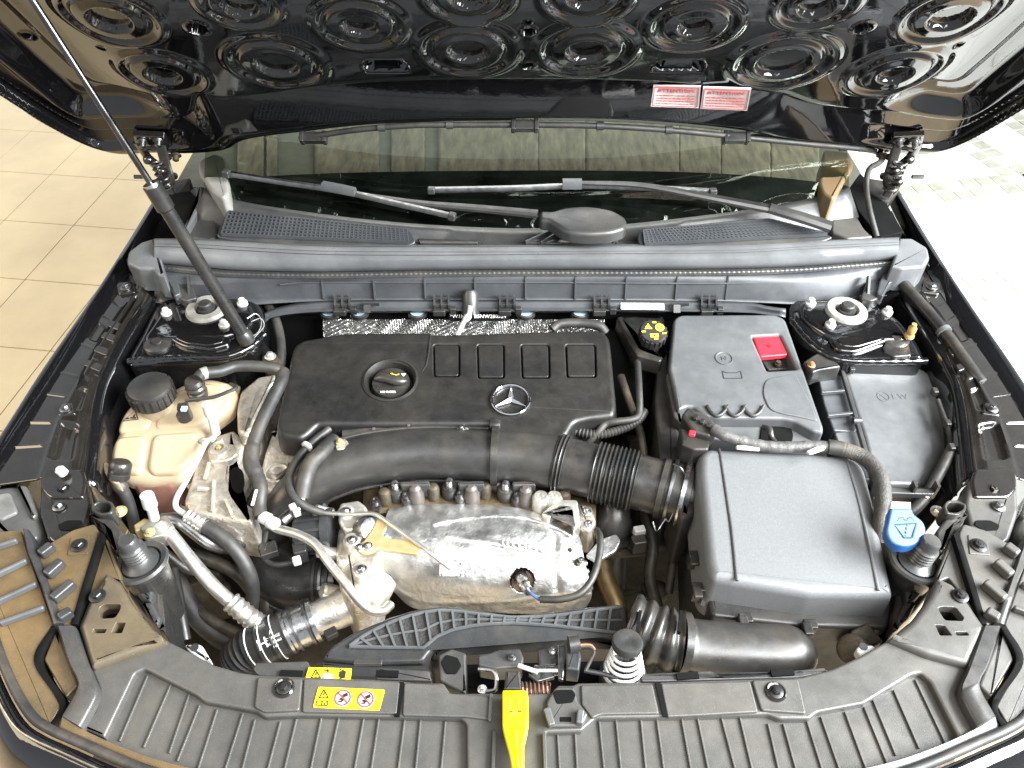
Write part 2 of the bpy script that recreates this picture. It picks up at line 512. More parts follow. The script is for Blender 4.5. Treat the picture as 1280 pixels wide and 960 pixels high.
# bands of small mosaic tiles across the pale floor
mp = None
for band, (p, q) in enumerate((((1118, 247), (1330, 222)), ((1190, 165), (1300, 236)), ((1238, 130), (1330, 190)), ((1205, 365), (1330, 340)))):
    a, b = A(*p, FZ + 0.004), A(*q, FZ + 0.004)
    n = max(2, int((b - a).length / 0.075))
    dirv = (b - a).normalized(); side = Vector((-dirv.y, dirv.x, 0))
    for k in range(n):
        for w in (-1, 1):
            if (k + w) % 4 == 1: continue
            c = a + dirv * (0.075 * k) + side * (0.04 * w)
            if mp is None:
                g = G().soft([Vector((-.033, -.033, 0)), Vector((.033, -.033, 0)), Vector((.033, .033, 0)), Vector((-.033, .033, 0))], 0.005, 0.001, 2)
                mp = build('mosaic_tile', g, tile_g, fl, wn=True); place(mp, c, fl)
                o = mp
            else:
                o = inst(mp, c, fl)
            o.rotation_euler.z = math.atan2(dirv.y, dirv.x)

# ================================================================== car body
car = thing('car_body', 'glossy black car body round the engine bay with strut towers and fender rails', 'car', (0.02, 0.9, -0.55))
def shift(pts, d): return [p + Vector(d) for p in pts]
def row(pts, m, z=None):
    return [A(mu(p[0], m), p[1], p[2] if len(p) > 2 else z) for p in pts]

hexb = None
def bolt(u, v, z, px, parent, mat=steel_d, washer=True, h=0.006, name='bolt', sx=0, sy=0):
    c = A(u, v, z, sx, sy); r = px * ppm(u, v, z, 1)
    g = G()
    if washer: g.lathe(c, [(r * 1.0, 0.0), (r * 1.0, 0.0015), (r * 0.9, 0.002)], n=20)
    g.lathe(c, [(r * 0.62, 0.0), (r * 0.62, h), (r * 0.52, h + 0.001)], n=6)
    g.lathe(c, [(r * 0.30, h), (r * 0.30, h + 0.002), (0.0, h + 0.0022)], n=10)
    return build(name, g, mat, parent)

for m in (0, 1):
    O = row([(203, 232, .035), (192, 252, .03), (160, 305, .02), (115, 375, .01), (55, 462, 0), (0, 548, -.01), (-70, 650, -.03)], m)
    I1 = row([(213, 240, .01), (205, 262, .0), (172, 322, 0), (128, 393, -.003), (72, 477, -.01), (22, 556, -.02), (-40, 655, -.04)], m)
    I2 = row([(216, 244, -.02), (208, 266, -.02), (175, 326, -.02), (132, 397, -.02), (78, 482, -.03), (28, 562, -.04), (-30, 655, -.05)], m)
    g = G().sheet([shift(O, (-.05 if not m else .05, 0, -.5)), shift(O, (-.02 if not m else .02, 0, -.05)), O, shift(O, (.006 if not m else -.006, 0, .001)), I1, I2], 40)
    fen = build('fender', g, paint, car, smooth=60, solid=0.002)
    R1 = row([(190, 300, -.006), (160, 335, -.004), (138, 360, -.004), (97, 420, -.006), (57, 478, -.01), (15, 545, -.02), (-25, 610, -.03)], m)
    R2 = row([(200, 322, 0), (182, 348, 0), (165, 372, 0), (125, 430, 0), (97, 478, -.004), (68, 530, -.01), (45, 600, -.02)], m)
    R3 = row([(208, 330, 0), (196, 350, 0), (184, 366, -.002), (155, 412, -.002), (132, 458, -.006), (117, 502, -.012), (104, 600, -.02)], m)
    R4 = row([(214, 338, -.012), (206, 352, -.012), (196, 374, -.014), (168, 418, -.016), (148, 456, -.02), (131, 500, -.025), (120, 610, -.035)], m)
    R5 = shift(R4, (.03 if not m else -.03, 0, -.30))
    g = G().sheet([I2, shift(R1, (0, 0, -.02)), R1], 48)
    build('gutter', g, paint_d, car, smooth=50, solid=0.002)
    c1, c2, c3 = cr(R1, 260), cr(R2, 260), cr(R3, 260)
    def sm(a, b, x):
        k = max(0.0, min(1.0, (x - a) / (b - a))); return k * k * (3 - 2 * k)
    def box_(s, t, s0, s1, t0, t1, es=.008, et=.05): return sm(s0 - es, s0 + es, s) * sm(s1 + es, s1 - es, s) * sm(t0 - et, t0 + et, t) * sm(t1 + et, t1 - et, t)
    rws = []
    for k in range(33):
        t = k / 32
        rw = []
        for i in range(260):
            s = i / 259
            p = c1[i].lerp(c2[i], t * 2) if t < .5 else c2[i].lerp(c3[i], t * 2 - 1)
            h = .004 * sm(.50, .56, t) - .003 * sm(.86, .93, t)
            for s0 in (.10, .175, .30, .37, .50, .62, .70, .80, .88): h += .0018 * math.exp(-((s - s0) / .0030) ** 2) * sm(.50, .42, t)
            h -= .012 * box_(s, t, .22, .44, .66, .80) + .005 * box_(s, t, .66, .74, .62, .80) + .008 * box_(s, t, .80, .93, .60, .84)
            h -= .006 * box_(s, t, .02, .09, .30, .46) + .004 * box_(s, t, .40, .47, .20, .40)
            h += .003 * box_(s, t, .12, .19, .60, .84) + .003 * box_(s, t, .54, .62, .58, .84)
            rw.append(p + Vector((0, 0, h)))
        rws.append(rw)
    rail = build('fender_rail', G().sheet(rws), paint_d, car, smooth=60, solid=0.002)
    g = G().sheet([R3, R4, [a.lerp(b, .15) for a, b in zip(R4, R5)], R5], 48)
    build('inner_fender', g, paint_t, car, smooth=50, solid=0.002)
    # row of pressed windows on the rail
    for (a, b) in (((140, 400), (152, 404)), ((131, 414), (146, 419)), ((122, 431), (137, 436)), ((110, 449), (128, 456))):
        px = [(mu(a[0], m), a[1]), (mu(b[0], m), b[1]), (mu(b[0] - 5, m), b[1] + 8), (mu(a[0] - 6, m), a[1] + 7)]
        slab('pressing', px, 0.003, 0.006, .0015, paint_d, rail, r=2)
    px = [(160, 376), (148, 388), (120, 430), (100, 468), (95, 486), (103, 474), (122, 440), (150, 395)]
    slab('slot', [(mu(a, m), b) for a, b in px], 0.002, 0.003, .0008, hollow, rail, r=3)
    for (u, v) in ((157, 359), (82, 511)):
        q = [(mu(u - 13, m), v - 6), (mu(u + 10, m), v - 9), (mu(u + 13, m), v + 6), (mu(u - 10, m), v + 9)]
        slab('boss', q, 0.004 if v < 400 else -.004, 0.012, .003, paint_d, rail, r=4)
        bolt(mu(u, m), v, 0.005 if v < 400 else -.003, 7, rail, steel_d)
    # thin stripe of chrome-like trim in the gutter by the fender edge
    build('gutter_seal', G().tube(cr([p.lerp(q, .35) for p, q in zip(I2, shift(R1, (0, 0, -.02)))], 40), .004, 8), rubber, car)
text('stamp', 'Niemands', A(117, 408, .003), (A(104, 427, 0) - A(127, 393, 0)) * -1, (A(127, 408, 0) - A(117, 402, 0)) * -1, .012, ink_w, rail) if False else None

# bay floor and firewall: dark, far down
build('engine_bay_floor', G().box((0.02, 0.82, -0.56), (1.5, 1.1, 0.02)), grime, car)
build('light_blocker', G().box((0.02, 1.32, -.04), (1.45, .36, .06)), hollow, car)  # added black plate, stops light coming up from below the cowl
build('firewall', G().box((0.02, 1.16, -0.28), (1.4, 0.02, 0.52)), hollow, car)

# ---------------------------------------------------------------- strut towers
def tower(m):
    t = thing('strut_tower', ('glossy black strut tower with dusty white mount beside the battery and fuse box' if m else
              'glossy black strut tower with dusty white mount where the hood prop foots'), 'strut tower', A(mu(258, m), 388, -.3))
    if not m:
        out = [(196, 372), (228, 366), (300, 367), (326, 374), (334, 396), (328, 420), (312, 434), (283, 446), (240, 448), (160, 453), (158, 444), (172, 420)]
    else:
        out = [(986, 372), (1000, 368), (1070, 367), (1092, 376), (1126, 396), (1152, 430), (1160, 450), (1060, 450), (1034, 443), (1010, 425), (990, 402), (984, 386)]
    slab('tower_top', out, -.012, .30, .014, paint_t, t, r=14, seg=4)
    cu, cv = (258, 386) if not m else (1058, 388)
    # domed upper deck
    top = [A(cu + (u - cu) * .80, (cv - 2) + (v - cv) * .62, -.002) for u, v in rp(out, 18)]
    build('dome', G().soft(top, .02, .01, 4), paint_t, t, wn=True)
    # long pressed pocket in front of the mount
    if not m: pk = [(205, 418, 8), (222, 412, 8), (290, 420, 8), (286, 430, 8), (262, 437, 10), (225, 432, 10)]
    else: pk = [(1034, 421, 8), (1050, 417, 8), (1100, 414, 8), (1120, 408, 6), (1112, 424, 8), (1070, 440, 10), (1046, 437, 8)]
    gg = G().soft([A(u, v, -.004) for u, v in rp(pk, 8)], .012, .005, 3)
    build('pressed_pocket', gg, paint_t, t, wn=True)
    inner = [((u - (250 if not m else 1076)) * .78 + (250 if not m else 1076), (v - 424) * .6 + 424) for u, v in rp(pk, 8)]
    build('pocket_face', G().soft([A(u, v, -.0025) for u, v in inner], .01, .003, 3), paint_t, t, wn=True)
    # mount ring and rubber nut
    c = A(cu, cv, .0); r = ppm(cu, cv, 0, 24.5)
    ring = build('mount_ring', G().lathe(c, [(r * 1.08, -.006), (r * 1.04, .001), (r * .96, .004), (r * .62, .0045), (r * .56, .002), (r * .5, -.004)], n=36), tower_w, t)
    build('nut', G().lathe(c, [(r * .46, -.004), (r * .44, .004), (r * .33, .004), (r * .33, .012), (r * .28, .014)], n=24), rubber, ring)
    for (u, v) in (((208, 391), (303, 379), (280, 406)) if not m else ((1013, 379), (1109, 390), (1038, 406))):
        c2 = A(u, v, .0); rr = ppm(u, v, 0, 6.5)
        build('bolt', G().lathe(c2, [(rr * 1.02, -.003), (rr * 1.02, .002), (rr * .9, .003)], n=18).lathe(c2, [(rr * .72, .003), (rr * .72, .008), (rr * .55, .010)], n=6), zinc, t)
    # grommet
    gu, gv = (197, 430) if not m else (1119, 424)
    c3 = A(gu, gv, -.010); rr = ppm(gu, gv, 0, 17)
    build('grommet', G().lathe(c3, [(rr, -.006), (rr, .002), (rr * .8, .005), (rr * .4, .005), (rr * .36, .008), (rr * .2, .008)], n=24), black_g, t)
    # welded flange bead along the front edge
    e = ([(160, 452), (200, 449), (240, 447), (283, 446), (312, 434), (330, 418)] if not m else [(990, 402), (1010, 426), (1034, 444), (1060, 451), (1110, 452), (1158, 451)])
    build('flange_bead', G().tube(path([(u, v, -.018) for u, v in e], 50), [.0058 + .0006 * math.sin(i * 1.7) for i in range(50)], 10), paint_t, t)
    if m:
        vc = A(1136, 421, 0); rr = ppm(1136, 421, 0, 6)
        build('valve_cap', G().lathe(vc, [(rr, 0), (rr, .004), (rr * .75, .007), (rr * .85, .012), (rr * .85, .020), (rr * .5, .024), (rr * .5, .028)], n=18), brass, t)
        slab('bracket', [(1108, 424), (1136, 428), (1140, 444), (1118, 446), (1104, 438)], -.008, .006, .003, black_g, t)
    return t
tower(0); tower(1)

# ---------------------------------------------------------------- cowl: seal, front panel, upper tray
cw = thing('cowl', 'grey plastic cowl with ribbed front and air grilles below the windscreen', 'cowl', (0.02, 1.2, -.06))
SX = [193, 250, 300, 400, 530, 660, 790, 920, 1000, 1060, 1124]
def crow(vs_, z, xs=SX): return [A(u, v, z) for u, v in zip(xs, vs_)]
seal_rows = [
    crow([303, 303, 304, 309, 310, 310, 309, 308, 305, 303, 301], .040),
    crow([298, 298, 300, 305, 306, 306, 305, 304, 301, 299, 296], .058),
    crow([299, 300, 302, 307.5, 308.5, 308.5, 307.5, 306.5, 303, 300, 297.5], .064),
    crow([302, 303, 306, 311, 312, 312, 311, 310, 306, 303, 300], .066),
    crow([305, 306, 309, 314, 315, 315, 314, 313, 309, 306, 303], .064),
    crow([308, 310, 313, 318, 319, 318, 317, 316, 312, 309, 306], .066),
    crow([314, 317, 321, 325, 325, 324, 323, 322, 318, 314, 311], .063),
    crow([322, 326, 330, 333, 332, 331, 331, 330, 326, 322, 318], .052),
    crow([328, 333, 337, 339, 337, 336, 336, 335, 332, 328, 323], .040),
    crow([329, 334, 338, 340, 338, 337, 337, 336, 333, 329, 324], .030)]
seal = build('weather_seal', G().sheet(seal_rows, 90), seal_m, cw, smooth=50)
for rw in (2, 4, 5):
    build('groove', G().tube([p - Vector((0, 0, .0003)) for p in cr(seal_rows[rw], 90)], .0009, 6), rubber, seal)  # dark tubes that draw the shade of the seal's grooves
tag(seal, 'wide grey rubber weather seal bulb along the cowl edge')
# knurled strip below the seal
kr0 = crow([327, 332, 336, 337.5, 335.5, 334.5, 334.5, 333.5, 330.5, 327, 322], .034)
kr1 = crow([337, 343, 346.5, 348, 346, 345, 345, 344, 341, 336, 331], .034)
a, b = cr(kr0, 300), cr(kr1, 300)
g = G()
rows_ = [[], [], []]
for i, (p, q) in enumerate(zip(a, b)):
    d = Vector((0, -.0015, .0008)) * (1 if i % 2 else -1)
    rows_[0].append(p); rows_[1].append(p.lerp(q, .5) + d + Vector((0, -.002, .001))); rows_[2].append(q)
kp = cr([(p + q * 2) / 3 for p, q in zip(kr0, kr1)], 620)
build('knurled_strip', G().tube(kp, [.0036 + .0005 * math.sin(i * math.pi / 2) for i in range(620)], 10), grey_d, cw)
build('strip_backing', g.sheet(rows_), grey_d, cw)
pan = [crow([336, 342, 345.5, 347, 345, 344, 344, 343, 340, 336, 331], .033),
       crow([352, 356, 355, 353, 353, 353, 353, 354, 354, 350, 340], .018),
       crow([372, 373, 374, 373, 372.5, 372.5, 373, 374, 376, 372, 360], -.012),
       crow([378, 380, 381, 376, 375, 375, 375.5, 377, 380, 378, 366], -.013)]
front = build('cowl_front', G().sheet(pan, 90), cowl_m, cw, smooth=30, solid=.002)
# two horizontal beads and the vertical ribs
build('bead', G().tube(path([(350, 356, .0175), (400, 353, .0185), (660, 353, .0185), (910, 354, .0185), (1010, 349, .0185)], 40), .0016, 6), cowl_m, front)
for i, u in enumerate((404, 468, 531.5, 594, 657, 719, 782, 845, 908)):
    s = (u - 660) / 260
    g = G().bar(A(u - s * 3, 345, .031), A(u, 373.5, -.012), .0028, .008, up=(1, 0, 0))
    g = G().bar(A(u + s * 2.0, 344.5, .030), A(u - s * 1.5, 373.5, -.013), .010, .0026, up=(1, 0, 0))
    build('rib', g, cowl_m, front)
# lower ledge with its bright lips
led = [crow([378, 380, 382, 377.5, 376, 376, 376.5, 378, 381, 379, 366], -.012), crow([381, 384, 386, 380, 378.5, 378.5, 379, 381, 385, 382, 369], -.011),
       crow([384, 387, 391, 386, 385, 385, 385.5, 387, 391, 386, 373], -.019), crow([387, 391, 396, 389.5, 388, 388, 388.5, 390, 395, 389, 376], -.018), crow([388, 392, 397, 390.5, 389, 389, 389.5, 391, 396, 390, 377], -.024)]
led = [r[3:8] for r in led]
for k, r in enumerate(led):
    l = [(332, 398 + k * 3.2, -.014 - (0, 0, .006, .006, .012)[k])]
    r.insert(0, A(345, 386 + (0, 2.5, 6, 9, 10)[k], (-.012, -.011, -.019, -.018, -.024)[k]))
    r.insert(0, A(331, 393 + (0, 2.5, 6, 9, 10)[k], (-.012, -.011, -.019, -.018, -.024)[k]))
    r.append(A(960, 384 + (0, 2.5, 6, 9, 10)[k], (-.012, -.011, -.019, -.018, -.024)[k]))
    r.append(A(982, 387 + (0, 2.5, 6, 9, 10)[k], (-.012, -.011, -.019, -.018, -.024)[k]))
ledge = build('cowl_ledge', G().sheet(led, 80), cowl_m, cw, smooth=30, solid=.002)
for u in (428, 552, 634, 752, 886):
    g = G()
    for k in (-9, 0, 9):
        g.bar(A(u + k, 370, -.004), A(u + k, 384, -.010), .003, .010)
    for v in (374, 382): g.bar(A(u - 11, v, -.004 - (v - 374) * .0006), A(u + 11, v, -.004 - (v - 374) * .0006), .003, .006)
    build('clip', g, grey_d, ledge)
    build('latch', G().box(A(u - 3, 390, -.02), (.022, .012, .012)).box(A(u + 14, 388, -.02), (.012, .010, .014)), black, ledge, bevel=.002)
for u in (462, 849):
    build('hook', G().bar(A(u - 12, 380.5, -.006), A(u + 12, 380.5, -.006), .004, .004).bar(A(u - 3, 381, -.006), A(u - 3, 391, -.016), .012, .004), black, ledge)
lab = slab('data_label', [(776, 378.3), (830, 379), (830.5, 387), (776, 386.2)], -.0095, .001, .0003, label_w, ledge, r=1, sy=.35 * 0)
for k in range(3):
    x = 779
    while x < 824:
        w = random.uniform(2, 7)
        build('print', G().box(A(x + w / 2, 380.3 + k * 2.3, -.0088), (ppm(x, 382, 0, w * .8), .0013, .0004)), random.choice([ink_k, steel_d]), lab)
        x += w + 1
# upper tray between seal and glass
GS = -.0773; GY = .577                     # plane of the windscreen
glass_bot = [(255, 236), (300, 252), (400, 268), (500, 279), (600, 285), (680, 286), (780, 281), (880, 270), (960, 259), (1015, 248), (1062, 235)]
gb = [A(u, v, GS, 0, GY) for u, v in glass_bot]
tray = [crow([303, 303, 304, 309, 310, 310, 309, 308, 305, 303, 301], .043, [235, 262, 300, 400, 530, 660, 790, 920, 1000, 1040, 1085]),
        crow([292, 290, 292, 300, 304, 304, 302, 298, 295, 292, 288], .040, [238, 262, 300, 400, 530, 660, 790, 920, 1000, 1040, 1078]),
        [p + Vector((0, -.012, -.004)) for p in gb], gb]
build('cowl_tray', G().sheet(tray, 70), grey_d, cw, smooth=50, solid=.002)
def grille(P, nx, ny, frame_px):
    """P: four pixel corners (back-left, back-right, front-right, front-left)"""
    gz = -.010; gsy = .40
    fr = slab('grille_frame', frame_px, gz - .004, .030, .003, grey_d, cw, r=4, sy=gsy)
    g = G()
    def q(s, t):
        a = Vector(P[0]).lerp(Vector(P[1]), s); b = Vector(P[3]).lerp(Vector(P[2]), s)
        c = a.lerp(b, t); return A(c.x, c.y, gz, 0, gsy)
    for i in range(nx + 1): g.bar(q(i / nx, 0), q(i / nx, 1), .0022, .006)
    for j in range(ny + 1): g.bar(q(0, j / ny), q(1, j / ny), .0026, .0065)
    build('grille', g, cowl_m, cw, kind='stuff')
    fl_ = [q(0, 0), q(1, 0), q(1, 1), q(0, 1)]
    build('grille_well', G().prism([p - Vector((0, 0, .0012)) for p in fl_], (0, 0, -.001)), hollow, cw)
grille([(286, 265), (509, 288), (511, 303), (277, 293)], 44, 6, [(284, 262), (350, 268), (430, 278), (512, 286), (520, 302), (512, 306), (400, 306), (290, 299), (270, 295)])
grille([(804, 289), (962, 275), (1034, 293), (806, 305)], 40, 6, [(798, 289), (860, 281), (935, 273), (965, 273), (1010, 284), (1042, 296), (1030, 301), (960, 305), (803, 308), (797, 300)])
slab('wiper_channel', [(522, 298), (598, 300), (597, 304), (525, 304)], .05, .006, .001, black, cw, r=1)
slab('motor_lid', [(655, 303), (690, 284), (715, 292), (735, 296), (772, 292), (766, 305)], .052, .01, .003, grey_d, cw, r=3)
for (a, b) in (((657, 303), (694, 286)), ((676, 304), (699, 290)), ((770, 304), (775, 290))):
    build('fin', G().bar(A(*a, .056), A(*b, .062), .003, .006), cowl_m, cw)
# end blocks of the seal
for m in (0, 1):
    px = [(160, 314), (176, 302), (194, 297), (203, 330), (206, 344), (196, 343), (190, 335), (172, 335), (158, 328)] if not m else [(1123, 297), (1140, 297), (1160, 309), (1163, 322), (1155, 333), (1128, 335), (1114, 332), (1119, 318)]
    slab('seal_end', px, .052, .05, .006, seal_m, cw, r=3, seg=3)
    # clip blocks that hold the cowl ends
    px = [(202, 338), (216, 338), (222, 350), (226, 366), (218, 370), (210, 354), (202, 350)]
    slab('cowl_bracket', [(mu(a, m), b) for a, b in px], .02, .02, .003, cowl_m, cw, r=2)
    px = [(220, 350), (238, 350), (246, 372), (232, 376), (222, 372)]
    slab('cowl_clip', [(mu(a, m), b) for a, b in px], .012, .02, .003, grey_d, cw, r=3)
    build('clip_hook', G().bar(A(mu(236, m), 345, .03), A(mu(238, m), 372, .004), .004, .012).bar(A(mu(222, m), 374, .006), A(mu(246, m), 374, .006), .016, .006), black, cw)
# black discs and pale plugs under the ledge, number plate on the bulkhead
pl = thing('vehicle_number_plate', 'narrow black plate with raised white characters under the cowl ledge', 'number plate', A(598, 399, -.05))
slab('plate', [(561, 391), (636, 391), (636, 399.5), (561, 399.5)], -.035, .003, .0008, hollow, pl, r=2)
text('characters', '*W1N      B5NW280524*', A(599, 395.6, -.033), (1, 0, 0), (0, 1, .5), .0098, ink_w, pl)
for u in (412, 449, 522, 657, 725):
    w = thing('bulkhead_plug', 'pale blue round plug under the cowl ledge, ' + {412: 'leftmost of five', 449: 'second from the left end', 522: 'middle one, left of the number plate', 657: 'just right of the number plate', 725: 'rightmost of five'}[u], 'plug', A(u, 394, -.04), 'pale plugs under the cowl ledge')
    c = A(u, 391, -.036); r = ppm(u, 391, -.03, 12)
    build('disc', G().lathe(c, [(r * .8, 0), (r * .78, .004), (0, .005)], n=24), bluedisc, w)
    build('rim', G().lathe(c, [(r, -.004), (r, .003), (r * .84, .005), (r * .8, .001)], n=24), black, w)

# ---------------------------------------------------------------- windscreen, frit band, dash behind it
ws = thing('windscreen', 'tinted windscreen with dark lower band behind the cowl', 'windscreen', gb[5])
top = [A(u, 120, GS, 0, GY) for u in (262, 300, 400, 500, 600, 680, 780, 880, 960, 1000, 1050)]
mid = [a.lerp(b, .5) + Vector((0, -.004, .006)) for a, b in zip(gb, top)]
build('glass', G().sheet([gb, mid, top], 60), glass, ws, smooth=60)
fb = [A(u, v, GS - .004, 0, GY) for u, v in ((262, 224), (300, 222), (400, 217), (500, 214.5), (600, 213.5), (680, 213), (780, 213.5), (880, 216), (960, 221), (1010, 226), (1060, 232))]
build('frit_band', G().sheet([[p - Vector((0, 0, .004)) for p in gb], fb], 60), M('frit', (0.004, 0.007, 0.008), 0.35, var=.4, vs_=20, dust=GDUST, damt=.12, ds=12), ws)
DZ = -.02
da = thing('dashboard', 'dark dashboard top seen through the windscreen', 'dashboard', (0.02, 1.6, DZ - .1))
build('dash_top', G().box((0.02, 1.85, DZ - .03), (1.5, 0.95, .05)), dash_m, da)
fur = [(296, 330), (333, 347), (392, 474), (488, 531), (547, 672.5), (672.5, 731.5), (731.5, 849), (849, 901), (901, 963), (963, 1024)]
names = ['narrow plush strip at the left end of the dash', 'thin plush strip second from the left dash end', 'wide tan plush panel left of the wiper joint', 'narrow tan plush panel between two dark gaps', 'widest tan plush panel in the middle of the dash', 'tan plush panel right of the centre seam', 'broad tan plush panel above the right wiper arm', 'narrow tan plush panel left of the last two', 'plush panel last but one at the right', 'plush panel at the right end of the dash']
for (a, b), nm in zip(fur, names):
    rows_ = []
    for j in range(16):
        v = 226 - j * 5.2
        rr = []
        for i in range(24):
            u = a + (b - a) * i / 23
            e = .003 * (1 if b < 540 else .3) * min(1, min(i, 23 - i) / 1.0)
            p = A(u + .35 * math.sin(j * 2.3 + a), v, DZ + .004)
            p.z += e + .0015 * mnoise.noise(p * 120) * (1 if 0 < i < 23 else 0)
            rr.append(p)
        rows_.append(rr)
    build('plush_panel', G().sheet(rows_), fur_m, None, solid=.006, label=nm, cat='cover', group='plush covers on the dash')

# pillars and side fillers beside the glass
lp = slab('pillar_trim', [(247, 200), (268, 190), (284, 196), (287, 242), (278, 247), (262, 236), (248, 215)], .115, .05, .008, pale_trim, None, r=6)
tag(lp, 'pale dusty pillar filler left of the windscreen beside the hood hinge', 'trim')
rpz = slab('pillar_trim', [(1030, 186), (1062, 190), (1068, 206), (1052, 232), (1042, 248), (1028, 240), (1024, 228)], .115, .05, .006, tan_trim, None, r=4)
tag(rpz, 'brown pillar filler right of the windscreen below the washer hose', 'trim')
lf = thing('cowl_side_filler', 'grey plastic filler beside the left grille with a black opening', 'trim', A(245, 285, 0))
slab('panel', [(236, 236), (250, 232), (268, 262), (272, 296), (262, 300), (236, 296), (226, 288)], .06, .04, .006, grey_d, lf, r=4)
slab('opening', [(204, 244), (238, 238), (250, 252), (240, 276), (226, 290), (214, 280)], .066, .05, .002, hollow, lf, r=3)
slab('lip', [(244, 234), (252, 232), (253, 252), (232, 290), (226, 290), (246, 252)], .074, .02, .003, grey, lf, r=2)
rf = thing('cowl_side_filler', 'brown grey plastic filler beside the right grille under the wiper end', 'trim', A(1065, 270, 0))
slab('panel', [(1044, 246), (1060, 236), (1068, 262), (1082, 286), (1092, 296), (1060, 298), (1040, 290), (1040, 262)], .062, .04, .004, dusty, rf, r=3)
slab('opening', [(1062, 234), (1075, 216), (1100, 240), (1130, 290), (1100, 296), (1086, 280), (1072, 262)], .05, .05, .002, hollow, rf, r=3)

# ---------------------------------------------------------------- wipers
wl = thing('wiper', 'wiper with long arm lying from the round cap to the left', 'wiper', A(600, 262, .09), 'windscreen wipers')
slab('pivot_cap', [(674, 262), (690, 263, 3), (706, 258, 10), (735, 256, 14), (766, 261, 12), (784, 272, 8), (783, 284, 8), (764, 290, 14), (735, 292, 14), (708, 289, 12), (694, 280, 8), (686, 275, 3), (674, 274)], .105, .022, .008, grey_d, wl, r=8, seg=4)
def arm(pts, ws_, hs, mat, parent, name='arm'):
    P = cr([A(*p) for p in pts], 20)
    g = G(); rws = []
    prof = [(-1, -.4), (-1, .3), (-.6, .9), (.6, .9), (1, .3), (1, -.4)]
    for i, p in enumerate(P):
        t = (P[min(i + 1, 19)] - P[max(i - 1, 0)]).normalized()
        s = t.cross(Vector((0, 0, 1))).normalized(); n = s.cross(t)
        w = ws_[0] + (ws_[1] - ws_[0]) * i / 19; h = hs[0] + (hs[1] - hs[0]) * i / 19
        rws.append([p + s * (a * w) + n * (b * h) for a, b in prof])
    g.sheet(rws)
    n = len(prof)
    g.f.append(list(range(n))); g.f.append([19 * n + k for k in range(n)][::-1])
    return build(name, g, mat, parent, smooth=30)
arm([(672, 268, .105), (600, 261, .105), (520, 254, .108), (428, 240, .115)], (.009, .005), (.007, .004), black, wl)
arm([(283, 217, .135), (345, 227, .13), (430, 240, .122), (500, 256, .11), (567, 271, .10)], (.005, .005), (.006, .006), steel_d, wl, 'blade')
arm([(404, 233, .128), (425, 237, .128), (444, 241, .126)], (.008, .007), (.010, .010), grey, wl, 'joint')
for p in ((283, 217, .138), (565, 270.5, .104)):
    build('end_cap', G().box(A(*p), (.014, .013, .014), (1, -.3, -.1)), grey_d, wl, bevel=.003)
wr = thing('wiper', 'wiper lying across the glass with its arm rising from the right end', 'wiper', A(900, 250, .09), 'windscreen wipers')
arm([(538, 238, .115), (640, 236, .12), (720, 233, .12), (800, 235, .12), (893, 240, .115)], (.005, .005), (.006, .006), steel_d, wr, 'blade')
arm([(703, 231, .127), (714, 231, .127), (727, 231, .127)], (.009, .009), (.011, .011), grey, wr, 'joint')
arm([(725, 229, .132), (800, 232, .13), (880, 246, .122), (964, 262, .11)], (.004, .010), (.004, .007), black, wr)
arm([(962, 261, .112), (1000, 272, .108), (1038, 284, .10)], (.010, .013), (.009, .009), grey_d, wr, 'arm_root')
for p in ((539, 238, .118), (891, 239.8, .118)):
    build('end_cap', G().box(A(*p), (.014, .012, .013), (1, 0, 0)), grey_d, wr, bevel=.003)
# ================================================================== hood, propped open
AL = R(52)
H0 = Vector((0, 1.41, .13)); HT = Vector((0, -math.cos(AL), math.sin(AL))); HN = Vector((0, -math.sin(AL), -math.cos(AL)))
def HST(u, v, h=0.0):
    d = ray(u, v); t = (h - HN.dot(CAM - H0)) / HN.dot(d)
    p = CAM + d * t
    return p.x, (p - H0).dot(HT)
def HP(s, t, h=0.0): return H0 + Vector((s, 0, 0)) + HT * t + HN * h
edge_px = [(0, 118), (40, 148), (80, 170), (115, 185), (150, 193), (190, 191), (235, 192), (282, 188), (302, 177), (330, 171), (380, 165), (430, 159), (480, 155), (560, 152), (640, 151.5), (760, 152.5), (850, 158), (920, 166), (965, 176), (1010, 181), (1060, 185), (1095, 190), (1130, 193), (1160, 193), (1200, 182), (1240, 161), (1280, 137)]
E = [HST(*p) for p in edge_px]
left_side = [(-.93, .50), (-.90, .80), (-.80, .96), (-.55, 1.03)]
right_side = [(.97, .50), (.94, .80), (.84, .96), (.59, 1.03)]
E0 = [(E[0][0] - .012, E[0][1] + .06)] ; E1 = [(E[-1][0] + .012, E[-1][1] + .06)]
rear_smooth = sorted((p.x, p.y) for p in cr([Vector((x, t, 0)) for x, t in sorted(E0 + E + E1)], 900))
poly = left_side[::-1] + E0 + E + E1 + right_side
poly3 = [Vector((x, t, 0)) for x, t in poly]
rr_ = cr(poly3, 320)
outline = [(p.x, p.y) for p in rr_]
_rx = np.array([p[0] for p in rear_smooth]); _rt = np.array([p[1] for p in rear_smooth])
_gx = np.linspace(_rx.min(), _rx.max(), 1200); _gt = np.interp(_gx, _rx, _rt)
_w = np.exp(-np.linspace(-2.5, 2.5, 41) ** 2 / 2); _w /= _w.sum()
_gs = np.convolve(np.pad(_gt, 20, mode='reflect', reflect_type='odd'), _w, mode='valid')
_gd = np.convolve(np.pad(np.gradient(_gs, _gx), 20, mode='edge'), _w, mode='valid')
